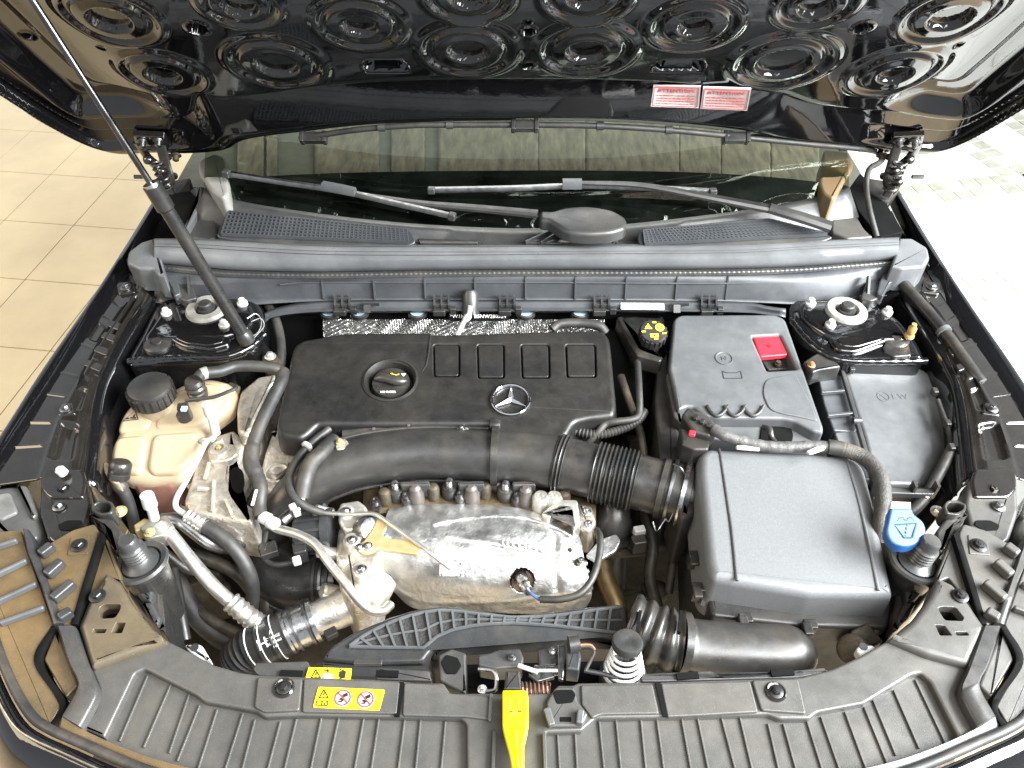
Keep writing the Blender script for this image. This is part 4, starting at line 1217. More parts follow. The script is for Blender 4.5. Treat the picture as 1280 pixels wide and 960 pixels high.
sc_hole = A(653, 722, -.135)
verts, idx = [], {}
for j in range(NYH):
    for i in range(NXH):
        p = grid[i][j].copy()
        s, t = i / NXH, j / NYH
        n = mnoise.noise(p * 14) * .0026 + mnoise.noise(p * 42) * .0006
        # stamped beads
        n += .004 * math.exp(-((t - .33 - .10 * math.sin(s * 3.2 + 2.4)) / .022) ** 2) * (1 if .25 < s < .95 else 0)
        n += .003 * math.exp(-((t - .37 - .16 * s) / .014) ** 2) * (1 if .32 < s < .8 else 0)
        n -= .004 * math.exp(-((s - .87 + .05 * t) / .02) ** 2) * (1 if t > .3 else 0)
        n += .0025 * math.exp(-((t - .82 - .08 * math.sin(s * 5)) / .03) ** 2)
        p += Vector((0, -.6, .8)) * n
        verts.append(p)
faces = []
for j in range(NYH - 1):
    for i in range(NXH - 1):
        c = verts[j * NXH + i]
        if (c - grid[0][0]).length < 0: continue
        faces.append((j * NXH + i, j * NXH + i + 1, (j + 1) * NXH + i + 1, (j + 1) * NXH + i))
# leave the sensor hole open
def near_hole(f):
    c = sum((verts[k] for k in f), Vector()) / 4
    d = (c - CAM); d = Vector((d.x, (d.y * S45 + d.z * S45), d.y * S45 - d.z * S45))
    u, v = CX + FPX * d.x / d.z, CY - FPX * d.y / d.z
    return ((u - 653) / 15.5) ** 2 + ((v - 725) / 15.5) ** 2 < 1
faces = [f for f in faces if not near_hole(f)]
build('shell', G().add(verts, faces), shield_m, hs_, smooth=80, solid=.0015, normals=False)
build('sensor_well', G().lathe(A(653, 725, -.175), [(.022, -.03), (.022, .012), (.0185, .024), (.0165, .026)], axis=(0, -.6, .8), n=28), M('rust_brown', (.10, .06, .04), .5, metal=.5, var=.3), hs_)
build('well_floor', G().lathe(A(653, 725, -.180), [(.02, 0), (0, .001)], axis=(0, -.6, .8), n=20), grime, hs_)
# riveted patch with slot
ux, uy = A(590, 715, -.13) - A(560, 715, -.13), Vector((0, .5, .5))
def on_shield(u, v):
    best = None
    for p in verts[::3]:
        d = p - CAM; d = Vector((d.x, (d.y * S45 + d.z * S45), d.y * S45 - d.z * S45))
        uu, vv = CX + FPX * d.x / d.z, CY - FPX * d.y / d.z
        q = (uu - u) ** 2 + (vv - v) ** 2
        if best is None or q < best[0]: best = (q, p)
    return best[1]
pc = on_shield(563, 711)
build('patch', G().box(pc + Vector((0, -.003, .004)), (.036, .022, .0012), (1, 0, 0), (0, .75, .65)), shield_m, hs_, bevel=.001)
for dx in (-.014, .014):
    for dy in (-.008, .008):
        build('rivet', G().lathe(pc + Vector((dx, -.004 + dy * .75, .0045 + dy * .65)), [(.0020, 0), (.0016, .0012), (0, .0014)], axis=(0, -.65, .75), n=12), steel_d, hs_)
hp = on_shield(662, 684) + Vector((0, -.004, .005))
text('embossed_text', 'HOT', hp + Vector((.006, 0, 0)), (1, 0, -.05), (0, .9, .45), .020, alu_c, hs_, .0008)
g = G()
for k in range(3): g.tube([hp + Vector((-.036 + k * .007 + .002 * math.sin(q * 1.3), -.008 + q * .004, -.003 + q * .0022)) for q in range(6)], .0011, 6)
g.bar(hp + Vector((-.042, -.010, -.004)), hp + Vector((-.018, -.010, -.004)), .002, .0014)
build('hot_surface_symbol', g, alu_c, hs_)
bolt(*[571 + 63 - 0, 763 - 9], -.20, 7, hs_, gold_m)
for (u, v, z) in ((712, 690, -.125), (722, 704, -.128)):
    bolt(u, v, z, 5, hs_, grime)
# oxygen sensor and its lead
ox = thing('oxygen_sensor', 'oxygen sensor screwed into the heat shield with a grey lead looping right', 'sensor', A(653, 725, -.2))
sp = [A(648, 716, -.155), A(651, 722, -.135), A(655, 731, -.118), A(661, 739, -.108)]
build('body', G().tube(cr(sp, 24), [(.0105 if i < 7 else .009 if i < 13 else .007) + (.0014 if i in (7, 8, 13, 14, 18) else 0) for i in range(24)], 14), steel, ox)
build('wires', G().tube(path([(660, 738, -.108), (664, 742, -.105), (672, 748, -.105), (678, 750, -.105)], 12), .0024, 8), M('steel_blue_wire', (.05, .09, .2), .5), ox)
build('lead', G().tube(path([(675, 749, -.105), (700, 749, -.10), (725, 742, -.095), (741, 722, -.09), (749, 695, -.085), (750, 672, -.085), (746, 663, -.10)], 44), .0052, 10), rubber, ox)
# steel bracket and pressure line in front of the shield
br = thing('pipe_bracket', 'pale yellow zinc bracket holding a thin steel line over the heat shield', 'bracket', A(470, 690, -.12))
slab('plate', [(443, 683, 5), (455, 676, 3), (466, 660, 3), (472, 647, 3), (481, 650, 3), (484, 657, 3), (478, 668, 5), (482, 672, 3), (520, 676, 4), (529, 684, 4), (522, 693, 4), (500, 690, 3), (474, 684, 5), (466, 690, 5), (450, 692, 5)], -.085, .005, .0015, gold_m, br)
for (u, v) in ((449, 685), (460, 683)): bolt(u, v, -.084, 6, br, steel)
build('steel_line', G().tube(path([(402, 641, -.085), (440, 643, -.082), (465, 642, -.080), (478, 648, -.080), (500, 664, -.080), (525, 682, -.083), (545, 697, -.09), (563, 711, -.108)], 44), .0032, 10), tube_m, br)
sb = thing('shield_bracket', 'silver tab and bolted bracket at the right end of the heat shield', 'bracket', A(730, 680, -.18))
slab('tab', [(732, 694, 3), (750, 674, 4), (770, 667, 3), (776, 675, 4), (770, 688, 4), (746, 702, 3)], -.125, .006, .002, shield_m, sb)
slab('bracket', [(676, 642, 3), (698, 624, 4), (722, 624, 4), (726, 655, 3), (717, 662, 3), (713, 635, 3), (700, 634, 4), (686, 648, 3)], -.10, .03, .003, alu_c, sb)
slab('cast_foot', [(722, 628), (740, 632), (746, 652), (738, 664), (724, 660)], -.12, .06, .006, alu, sb, r=4)
for (u, v, mt_) in ((708, 652, copper), (733, 640, steel), (735, 656, steel), (726, 702, steel), (718, 640, steel)):
    bolt(u, v, -.112 if v < 690 else -.125, 6, sb, mt_, h=.008)
for k in range(4):
    build('crumple', G().tube([A(718 + k * 5, 706 + k * 10, -.135 - k * .008), A(733 + k * 2, 704 + k * 10, -.14 - k * .008)], [.007, .004], 10), shield_m, sb)
rp_ = thing('coolant_stub', 'upright black pipe stub with white topped plug below the bellows hose', 'pipe', A(766, 720, -.3))
build('stub', G().tube([A(768, 615, -.14), A(767, 645, -.16), A(767, 652, -.165), A(766, 690, -.22), A(764, 730, -.30)], [.027, .027, .030, .024, .024], 24), black, rp_)
build('stub_clip', G().lathe(A(767, 672, -.18), [(.028, -.004), (.032, -.003), (.032, .003), (.028, .004)], axis=(0, .5, .85), n=26), black_g, rp_)
build('plug', G().box(A(798, 680, -.16), (.022, .018, .03), (1, .2, 0)), black, rp_, bevel=.003)
build('plug_tab', G().box(A(799, 664, -.145), (.018, .012, .016), (1, .2, 0)), zinc, rp_, bevel=.002)
build('stay', G().bar(A(758, 694, -.2), A(806, 690, -.19), .012, .006), grime, rp_)
# turbo housing: rough castings left of the shield
tb = thing('turbo_housing', 'rough cast aluminium turbo housing between the black inlet elbow and heat shield', 'turbocharger', A(445, 720, -.3))
slab('flange', [(424, 628), (448, 624), (458, 632), (462, 650), (452, 662), (430, 664), (422, 650)], -.095, .06, .006, alu_c, tb, r=4)
slab('body', [(422, 655), (456, 652), (470, 664), (478, 690), (470, 720), (462, 750), (440, 760), (424, 735), (418, 690)], -.115, .12, .012, alu, tb, r=8)
for (u, v, k) in ((432, 640, .012), (452, 712, .014), (440, 676, .013)):
    build('boss', G().lathe(A(u, v, -.095), [(k, -.03), (k, .002), (k * .8, .005)], n=18), alu_c, tb)
    bolt(u, v, -.089, 7, tb, steel)
build('round_cover', G().lathe(A(462, 664, -.10), [(.024, -.03), (.024, .004), (.018, .012), (.008, .014)], axis=(.5, -.3, .8), n=26), steel_d, tb)
for (u, v, z, r, h) in ((400, 640, -.1, .010, .02), (405, 690, -.12, .010, .02), (413, 740, -.17, .012, .03), (430, 705, -.12, .009, .02)):
    build('lug', G().lathe(A(u, v, z), [(r, -h), (r, h * .4), (r * .7, h * .5)], axis=(-.7, -.2, .6), n=14), alu_c, tb)
# actuator drum beside it
act = thing('actuator', 'dark grey ribbed actuator drum between intake elbow and turbo casting', 'actuator', A(390, 665, -.2))
axis = A(420, 662, -.12) - A(372, 668, -.13)
c = A(372, 668, -.13)
build('drum', G().lathe(c, [(.018, 0), (.028, .002), (.030, .01), (.030, .045), (.034, .046), (.034, .058)], axis=axis, n=28), grey_d, act)
ax_n = axis.normalized(); sd = ax_n.cross(Vector((0, 0, 1))).normalized(); up2 = sd.cross(ax_n)
for k in range(12):
    a = k * math.pi / 6
    d = sd * math.cos(a) + up2 * math.sin(a)
    build('rib', G().bar(c + d * .031 + ax_n * .006, c + d * .031 + ax_n * .046, .004, .004, up=d), grey_d, act)
# ================================================================== black inlet elbow under the pipe
el = thing('inlet_elbow', 'large round black inlet elbow below the intake pipe', 'elbow', A(360, 700, -.25))
P = cr([A(352, 610, -.16), A(334, 650, -.19), (A(336, 700, -.21)), A(362, 728, -.22), A(402, 726, -.21), A(416, 724, -.21)], 40)
build('elbow', G().tube(P, [ppm(340, 700, -.2, 30) * (1 + .10 * math.sin(i / 39 * math.pi)) for i in range(40)], 28), black_g, el)
f0, f1 = [], []
for i, p in enumerate(P):
    t = (P[min(i + 1, 39)] - P[max(i - 1, 0)]).normalized(); n = t.cross((p - CAM).normalized()).normalized()
    if n.x > 0 and i < 20: n = -n
    rr = ppm(340, 700, -.2, 30) * (1 + .10 * math.sin(i / 39 * math.pi))
    sgn = -1 if (p + n - A(385, 690, -.2)).length < (p - n - A(385, 690, -.2)).length else 1
    f0.append(p + n * rr * .97 * sgn); f1.append(p + n * (rr + .006) * sgn)
build('mould_flange', G().sheet([f0, f1]), grey_d, el, solid=.003)
for k, u in enumerate((398, 406, 414)):
    build('collar', G().lathe(A(u, 725, -.21), [(.040, -.003), (.043, -.002), (.043, .002), (.040, .003)], axis=(1, 0, 0), n=30), steel_d if k == 1 else black, el)
# small connectors, clips and pipes on the elbow
sn = thing('pressure_sensor', 'small black plug sensor with white tab on the inlet elbow', 'sensor', A(372, 700, -.15))
build('plug', G().box(A(376, 690, -.13), (.020, .022, .030), (1, .3, 0)), black, sn, bevel=.003)
build('tab', G().box(A(371, 701, -.125), (.012, .010, .014), (1, .3, 0)), white_m, sn, bevel=.002)
build('lead', G().tube(path([(366, 703, -.14), (345, 706, -.14), (332, 700, -.14), (330, 685, -.135), (333, 665, -.13)], 30), .0045, 10), rubber, sn)
build('clip', G().box(A(336, 688, -.13), (.026, .022, .014), (1, .4, 0)).box(A(329, 686, -.128), (.012, .012, .012)), black_g, sn, bevel=.002)

# silver charge pipe across the elbow
cp = thing('coolant_pipe', 'pale metal pipe with white quick couplings running down across the inlet elbow', 'pipe', A(400, 720, -.1))
build('pipe', G().tube(path([(330, 648, -.07), (345, 660, -.07), (372, 668, -.07), (394, 680, -.072), (410, 702, -.08), (432, 730, -.09), (448, 750, -.10), (462, 762, -.11), (478, 764, -.12), (488, 756, -.13)], 60), .0068, 12), tube_m, cp)
for (u, v, z) in ((332, 648, -.065), (341, 654, -.065)):
    build('coupling', G().lathe(A(u, v, z), [(.008, -.008), (.0095, -.006), (.0095, .006), (.008, .008)], axis=(1, -.5, 0), n=16), white_m, cp)
build('branch', G().tube(path([(352, 652, -.07), (360, 645, -.07), (372, 636, -.072)], 10), .008, 12), steel_d, cp)
for (u, v) in ((366, 634), (371, 641)):
    build('clip', G().box(A(u, v, -.062), (.010, .009, .010), (1, .6, 0)), white_m, cp, bevel=.002)
vh = thing('breather_hose', 'thin black hose looping from the cover corner down to the turbo', 'hose', A(370, 600, -.08))
build('hose', G().tube(path([(412, 536, -.06), (395, 549, -.06), (376, 568, -.06), (363, 590, -.058), (361, 606, -.058), (368, 622, -.06), (384, 634, -.07), (404, 641, -.08)], 60), .0062, 10), rubber, vh)
build('tie', G().lathe(A(384, 558, -.056), [(.008, -.003), (.0095, -.002), (.0095, .002), (.008, .003)], axis=A(376, 568, -.06) - A(395, 549, -.06), n=14), white_m, vh)
vh2 = thing('vent_hose', 'stubby black hose lying on the left end of the intake pipe', 'hose', A(385, 590, -.08))
build('hose', G().tube(path([(418, 550, -.06), (402, 566, -.052), (388, 580, -.05), (381, 600, -.055), (377, 622, -.07)], 40), .0125, 14), rubber, vh2)
build('nipple', G().tube(path([(380, 608, -.06), (376, 626, -.075)], 6), .008, 12), steel, vh2)
lug = slab('support_lug', [(419, 550), (432, 548), (438, 556), (430, 562), (420, 562)], -.05, .01, .002, alu, None, r=3)
tag(lug, 'small metal lug with brass bolt above the intake pipe', 'bracket')
bolt(425, 553, -.049, 5, lug, gold_m)
for (u, v) in ((577, 537),):
    lg = slab('support_lug', [(u - 10, v + 6), (u - 4, v - 6), (u + 6, v - 6), (u + 13, v + 6)], -.055, .01, .002, alu_c, None, r=3)
    tag(lg, 'small bolted lug peeping out between cover and intake pipe', 'bracket'); bolt(u, v, -.054, 5, lg, steel)
hrn = hose('harness', [(430, 545, -.075), (470, 540, -.07), (500, 536, -.07), (540, 537, -.072), (600, 536, -.07)], .012, rubber, None)
tag(hrn, 'dark cable harness under the front edge of the engine cover', 'cable')
# ================================================================== coolant tank
ct = thing('coolant_tank', 'beige coolant expansion tank with black ribbed cap beside the left strut tower', 'coolant tank', A(200, 580, -.25))
TZ, TSY = -.03, .16
body = [(158, 508, 10), (170, 494, 8), (205, 488, 10), (232, 474, 8), (262, 468, 10), (288, 474, 8), (296, 486, 8), (290, 506, 10), (262, 526, 14), (256, 552, 10), (240, 580, 12), (224, 594, 8), (178, 598, 10), (150, 594, 10), (133, 580, 8), (134, 560, 12), (146, 536, 12)]
top = [A(u, v, TZ, 0, TSY) for u, v in rp(body, 8, 5)]
build('body', G().soft(top, .034, .020, 6, flare=-.002), beige, ct, wn=True)
# moulded lobes: the tank's halves stand proud of a cross-shaped groove
lob = [[(152, 518), (166, 502), (200, 496), (186, 536), (144, 540)], [(204, 496), (232, 482), (262, 476), (284, 482), (270, 512), (250, 530), (190, 536)],
       [(142, 545), (184, 541), (178, 590), (152, 588), (138, 574)], [(189, 541), (247, 537), (246, 558), (232, 580), (218, 589), (182, 590)]]
for q in lob: slab('lobe', q, TZ + .005, .012, .009, beige, ct, r=12, sy=TSY, n=6, seg=4)
build('seam', G().tube([A(u, v, TZ - .055, 0, TSY) + Vector((0, 0, 0)) for u, v in rp([(u + (u - 205) * .03, v + (v - 540) * .03) for u, v, *_ in body], 6)] + [], .004, 8), beige, ct)
slab('foot', [(127, 580, 3), (133, 576, 3), (142, 592, 4), (150, 604, 4), (142, 604, 4), (132, 594, 4)], -.045, .02, .003, beige, ct)
slab('lower_body', [(156, 590), (226, 588), (220, 602), (212, 606), (168, 606)], -.085, .09, .008, pink, ct, r=4)
c = A(186, 484, .0); r = ppm(186, 484, 0, 27)
tag(build('neck', G().lathe(c, [(r * .8, -.05), (r * .8, 0)], n=28), beige, ct), None)
cap = build('cap', G().lathe(c, [(r, -.026), (r, -.002), (r * .94, .003), (r * .8, .005), (r * .3, .006), (0, .006)], n=40), black, ct)
for k in range(22):
    a = k * 2 * math.pi / 22
    d = Vector((math.cos(a), math.sin(a), 0))
    build('grip_rib', G().bar(c + d * r * 1.0 + Vector((0, 0, -.024)), c + d * r * 1.0 + Vector((0, 0, -.002)), .005, .004, up=d), black, cap)
c = A(244, 483, -.005); r = ppm(244, 480, 0, 12)
build('outlet', G().lathe(c, [(r, -.02), (r * 1.05, -.01), (r * .9, -.008), (r * 1.05, 0), (r * .9, .003), (r * 1.0, .008), (r * .8, .014)], n=24), black_g, ct)
build('level_sensor', G().box(A(231, 515, -.005), (.016, .014, .030), (1, .2, 0)).lathe(A(231, 520, -.02), [(.012, -.006), (.012, .006), (.009, .008)], n=16), black, ct, bevel=.002)
build('sensor_tab', G().box(A(230, 511, .012), (.008, .008, .004)), bluedisc, ct)
tri = [A(u, v, TZ + .0062, 0, TSY) for u, v in ((153, 526.5), (169.5, 513), (173, 524))]
wt = build('warning_triangle', G().prism(tri, (0, 0, -.0006)), ink_k, ct)
tc_ = sum(tri, Vector()) / 3
build('triangle_field', G().prism([tc_ + (p - tc_) * .80 + Vector((0, 0, .0006)) for p in tri], (0, 0, -.0006)), beige, wt)
build('hot_symbol', G().box(tc_ + Vector((.003, -.003, .001)), (.009, .003, .0006)).box(tc_ + Vector((-.006, -.004, .001)), (.005, .003, .0006)).box(tc_ + Vector((.003, .003, .001)), (.003, .007, .0006)), ink_k, wt)
build('vent_strap', G().tube(path([(232, 501, -.005), (248, 499, .0), (268, 496, .0), (284, 490, .002), (296, 484, .0), (288, 480, -.005)], 30), .003, 8), black, ct)
# overflow connector at the lower corner
oc2 = thing('overflow_line', 'black quick coupling and hose at the lower corner of the coolant tank', 'hose', A(160, 620, -.1))
build('coupling', G().lathe(A(150, 586, -.04), [(.013, -.016), (.016, -.014), (.016, -.006), (.0145, -.005), (.016, -.003), (.016, .008), (.013, .012)], axis=(.25, .5, .8), n=22), black_g, oc2)
build('hose', G().tube(path([(146, 594, -.055), (147, 602, -.06), (153, 612, -.07), (160, 626, -.09), (166, 648, -.12), (172, 672, -.17)], 36), [.009 if i > 6 else .011 for i in range(36)], 12), rubber, oc2)
# hose from the outlet to the engine
uh = thing('upper_coolant_hose', 'grey black hose from the coolant tank outlet round to the engine cover', 'hose', A(330, 470, -.04))
build('hose', G().tube(path([(247, 474, .012), (254, 467, .012), (275, 464, .005), (295, 458, .0), (325, 458, -.005), (345, 461, -.01), (352, 470, -.02)], 50), .0092, 14), rubber, uh)
build('sleeve', G().tube(path([(252, 468, .012), (257, 466, .0115), (259, 465.6, .011)], 6), .0100, 14), pale_trim, uh)
dh = thing('lower_coolant_hose', 'long black coolant hose running down beside the cast engine bracket', 'hose', A(320, 580, -.1))
build('hose', G().tube(path([(354, 464, -.015), (351, 478, -.015), (340, 500, -.02), (328, 525, -.025), (320, 545, -.03), (315, 562, -.035), (314, 580, -.04), (322, 596, -.045), (326, 610, -.05), (324, 632, -.06), (326, 646, -.065)], 70), [.0104 if not (38 < i < 52) else .0122 for i in range(70)], 14), rubber, dh)
build('print', G().box(A(318, 622, -.037), (.004, .028, .001)), label_w, dh)
dh2 = hose('heater_hose', [(335, 382, -.03), (344, 398, -.03), (350, 420, -.04), (352, 445, -.05), (350, 470, -.06)], .008, rubber, None)
tag(dh2, 'thin black hose dropping from the cowl beside the left strut tower', 'hose')

# ================================================================== cast brackets
mb = thing('engine_mount', 'dusty cast aluminium engine mount bracket right of the coolant tank', 'engine mount', A(270, 610, -.2))
slab('arm', [(252, 552, 6), (262, 546, 5), (280, 540, 4), (292, 536, 4), (302, 548, 6), (306, 560, 6), (300, 574, 6), (290, 584, 8), (288, 600, 8), (296, 622, 8), (318, 634, 6), (316, 655, 6), (270, 648, 6), (236, 640, 6), (228, 628, 6), (238, 600, 8), (246, 572, 6)], -.075, .09, .008, alu, mb)
slab('pad', [(258, 560, 4), (276, 552, 4), (294, 555, 4), (298, 566, 4), (286, 576, 6), (262, 578, 4)], -.062, .02, .004, alu, mb)
slab('opening_shade', [(286, 590, 5), (294, 582, 5), (304, 588, 6), (306, 606, 6), (300, 618, 6), (290, 612, 6)], -.072, .002, .0005, hollow, mb)
c = A(274, 561, -.06)
build('bolt_hole', G().lathe(c, [(.015, -.004), (.014, .003), (.008, .004), (.007, -.004), (0, -.005)], n=24), alu_c, mb)
bolt(274, 561.5, -.064, 6, mb, gold_m)
for (p, q) in (((278, 548), (276, 556)), ((262, 578), (256, 600)), ((268, 600), (266, 640)), ((282, 624), (292, 648)), ((246, 610), (262, 612))):
    build('web', G().bar(A(*p, -.066), A(*q, -.072), .005, .008), alu, mb, bevel=.0015)
slab('lower_foot', [(222, 628), (240, 626), (300, 646), (318, 660), (300, 664), (250, 655), (226, 644)], -.12, .06, .006, alu, mb, r=5)
build('clip', G().tube(path([(250, 553, -.06), (256, 549, -.058), (264, 552, -.058), (268, 546, -.055)], 14), .004, 8), tube_m, mb)
ub = thing('upper_bracket', 'tall dusty aluminium bracket between coolant tank and engine cover', 'bracket', A(315, 510, -.15))
slab('arm', [(300, 488, 5), (322, 470, 4), (346, 466, 4), (346, 478, 4), (328, 486, 6), (322, 504, 6), (318, 530, 6), (308, 545, 6), (296, 540, 5), (295, 510, 6)], -.05, .10, .008, alu, ub)
slab('back_web', [(322, 486), (344, 480), (338, 506), (326, 530), (320, 530)], -.10, .04, .004, grime, ub, r=4)
slab('tab', [(326, 444), (344, 440), (352, 448), (350, 462), (330, 462)], -.045, .03, .004, grime, ub, r=4)
bolt(338, 446, -.043, 7, ub, alu_c, h=.008)
fc = thing('timing_cover', 'rough dusty cast timing cover below the left corner of the engine cover', 'casting', A(350, 590, -.2))
slab('face', [(342, 532), (352, 546), (384, 552), (410, 560), (400, 580), (380, 610), (352, 620), (330, 614), (322, 600), (330, 565)], -.10, .10, .010, alu, fc, r=8)
for (u, v, rr) in ((347, 592, .017), (362, 604, .012), (402, 588, .010)):
    build('boss', G().lathe(A(u, v, -.098), [(rr * 1.3, -.004), (rr * 1.2, .003), (rr, .004), (rr * .95, -.001), (rr * .5, -.001), (rr * .45, .008), (0, .009)], n=24), alu_c, fc)

# ================================================================== air-conditioning lines
ac = thing('aircon_pipe', 'thick silver air conditioning pipe slanting down beside the left headlight', 'pipe', A(250, 720, -.2))
build('pipe', G().tube(path([(205, 652, -.075), (207, 660, -.07), (216, 672, -.075), (240, 702, -.095), (270, 736, -.12), (300, 762, -.15), (318, 776, -.17)], 50), .0100, 16), tube_m, ac)
build('crimp', G().tube(path([(288, 752, -.14), (300, 762, -.148), (312, 772, -.162), (324, 780, -.178)], 24), [.0145 + .0012 * math.sin(i * 1.7) for i in range(24)], 16), tube_m, ac)
build('block', G().soft([A(u, v, -.058) for u, v in rp([(172, 660, 5), (186, 650, 5), (210, 648, 6), (218, 656, 6), (208, 668, 6), (184, 674, 6)], 5)], .025, .004, 3), tube_m, ac, wn=True)
slab('block_side', [(166, 656), (180, 647), (192, 650), (178, 662), (168, 664)], -.06, .02, .003, gold_m, ac, r=2)
bolt(187, 666, -.054, 7, ac, gold_m)
vc = thing('service_port_cap', 'white service port cap standing on the aircon pipe block', 'cap', A(190, 645, -.06))
build('stem', G().tube([A(193, 648, -.055), A(188, 630, -.025)], [.0072, .0072], 16), white_m, vc)
build('head', G().tube([A(188, 632, -.03), A(183.5, 619, -.008)], [.0100, .0095], 12), white_m, vc)
vc2 = thing('service_port_cap', 'white service port cap between coolant tank and engine mount', 'cap', A(268, 545, -.06))
build('stem', G().tube([A(270, 542, -.055), A(264, 518, -.015)], [.0072, .0072], 16), white_m, vc2)
build('head', G().tube([A(264, 519, -.018), A(259, 505, .005)], [.0095, .0088], 12), white_m, vc2)
a2_ = thing('aircon_return_pipe', 'grey metal pipe curving away behind the silver aircon pipe', 'pipe', A(270, 680, -.2))
build('pipe', G().tube(path([(203, 650, -.08), (222, 650, -.075), (240, 662, -.085), (262, 678, -.10), (284, 684, -.12), (302, 678, -.14), (310, 664, -.16)], 50), .0105, 14), steel_d, a2_)
a3 = thing('aircon_thin_pipe', 'thin white metal pipe running down the engine mount into a black hose', 'pipe', A(240, 640, -.1))
build('pipe', G().tube(path([(266, 548, -.04), (258, 552, -.045), (248, 572, -.045), (232, 602, -.05), (221, 622, -.055), (220, 634, -.058), (230, 642, -.06), (246, 652, -.065)], 50), .0042, 12), zinc, a3)
build('crimp', G().tube(path([(234, 644, -.062), (246, 651, -.066), (256, 658, -.07)], 14), [.0105 + .001 * math.sin(i * 2) for i in range(14)], 14), tube_m, a3)
build('hose', G().tube(path([(254, 656, -.07), (275, 669, -.08), (298, 692, -.10), (312, 718, -.13), (316, 740, -.17), (314, 765, -.22)], 40), .0105, 14), rubber, a3)
for i, (pts, rr, lb) in enumerate((([(210, 700, -.2), (225, 735, -.22), (250, 775, -.25), (285, 802, -.27), (320, 812, -.28)], .016, 'thick dark hose deep behind the left headlight'),
      ([(216, 712, -.16), (222, 740, -.17), (226, 765, -.18), (232, 800, -.2)], .008, 'black cable dropping behind the left buffer'),
      ([(205, 690, -.14), (235, 712, -.17), (262, 718, -.2), (280, 740, -.3)], .007, 'thin black cable under the silver aircon pipe'),
      ([(752, 690, -.22), (756, 720, -.23), (768, 750, -.24), (776, 775, -.25)], .016, 'dull brass exhaust pipe right of the heat shield'),
      ([(1190, 560, -.04), (1175, 590, -.05), (1150, 630, -.06), (1110, 660, -.08)], .008, 'black drain hose crossing beside the fuse box'),
      ([(1172, 500, -.03), (1186, 540, -.04), (1192, 580, -.05), (1193, 620, -.08)], .004, 'thin black cable down the fuse box side'))):
    o = hose('deep_hose', pts, rr, (rubber, black, black, M('brass_pipe', (.24, .17, .08), .4, metal=.8, var=.3, vs_=40), rubber, black)[i], None)
    tag(o, lb, 'hose')
for i, (pts, rr, lb) in enumerate((([(225, 690, -.20), (262, 700, -.22), (300, 720, -.24), (330, 760, -.28)], .011, 'dusty black hose deep behind the silver aircon pipe'),
      ([(240, 752, -.24), (258, 770, -.24), (284, 786, -.25), (318, 800, -.26)], .009, 'dusty cable run deep beside the charge hose'),
      ([(300, 690, -.20), (322, 720, -.22), (334, 752, -.24), (330, 780, -.26)], .012, 'thick hose deep between aircon hose and inlet elbow'),
      ([(806, 640, -.20), (816, 680, -.22), (812, 720, -.25), (822, 760, -.28)], .010, 'dusty cable falling beside the air box duct mouth'),
      ([(822, 600, -.14), (838, 640, -.16), (842, 690, -.20), (836, 740, -.26)], .007, 'thin cable beside the battery shroud foot'),
      ([(1112, 700, -.12), (1122, 730, -.15), (1118, 765, -.18), (1100, 800, -.2)], .008, 'black cable under the right hood buffer'),
      ([(776, 470, -.08), (786, 500, -.09), (800, 540, -.10), (806, 575, -.12)], .007, 'thin pipe deep right of the engine cover'))):
    o = hose('deep_hose', pts, rr, (MATS['dusty_hose'] if 'dusty_hose' in MATS else M('dusty_hose', (.030, .026, .020), .5, var=.4, vs_=40, dust=(.2, .15, .09), damt=.35, ds=20)), None)
    tag(o, lb, 'hose')
for (u, v, z, s, lb) in ((800, 760, -.32, (.05, .04, .04), 'brown cast lump deep right of the duct bellows'), (815, 745, -.30, (.03, .03, .05), 'yellowish casting deep beside the air box'), (270, 745, -.30, (.05, .02, .12), 'dull bracket deep under the aircon pipe'), (245, 720, -.32, (.03, .03, .10), 'dark strut deep behind the left headlight')):
    o = build('casting', G().box(A(u, v, z), s, (1, .3, .1)).lathe(A(u + 8, v - 6, z + .02), [(.016, -.02), (.016, .01), (.008, .014)], n=14), grime, None, bevel=.004)
    tag(o, lb, 'casting')

# ================================================================== charge hose with clamp, front left
ch = thing('charge_hose', 'black charge air hose with metal collar and printed rings at the front left', 'hose', A(350, 800, -.28))
pc_ = [(478, 720, -.165), (462, 742, -.17), (432, 758, -.175), (400, 772, -.18), (368, 786, -.185), (340, 800, -.19), (315, 812, -.20), (300, 826, -.22)]
PC = cr([A(*p) for p in pc_], 120)
def seg(i0, i1): return PC[i0:i1]
rb = ppm(370, 786, -.185, 27)
tag(build('elbow', G().tube(seg(0, 62), [rb * (.80 + .12 * math.sin(i * .06)) for i in range(62)], 24), alu_c, ch), 'cast aluminium elbow')
build('collar', G().tube(seg(56, 80), [rb * (1.0 if 3 < i < 20 else 1.06) for i in range(24)], 28), steel, ch)
build('sleeve', G().tube(seg(78, 104), [rb * 1.05 + (.0012 if i % 8 in (0, 1) else 0) for i in range(26)], 28), black, ch)
for i in (84, 92, 100):
    build('print_ring', G().tube([PC[i], PC[i] + (PC[i + 1] - PC[i]) * .5], rb * 1.05 + .0016, 28), ink_w, ch)
build('corrugated_end', G().tube(seg(102, 120), [rb * (1.0 + .05 * math.sin(i * 1.9)) for i in range(18)], 28), rubber, ch)
tdir = (PC[86] - PC[95]).normalized(); vw = (CAM - PC[90]).normalized(); sdv = vw.cross(tdir).normalized()
pd = tdir.cross(vw).normalized() * -1
if pd.y < 0: pd = -pd
for (s, k, off, sz_) in (('H', 96, .0, .022), ('A', 88, .011, .008), ('CHARGE', 88, .003, .0055), ('AIR DN60', 88, -.004, .005), ('I 04', 88, -.010, .005)):
    text('print', s, PC[k] + vw * (rb * 1.10) + pd * off, tdir, pd, sz_, ink_w, ch)
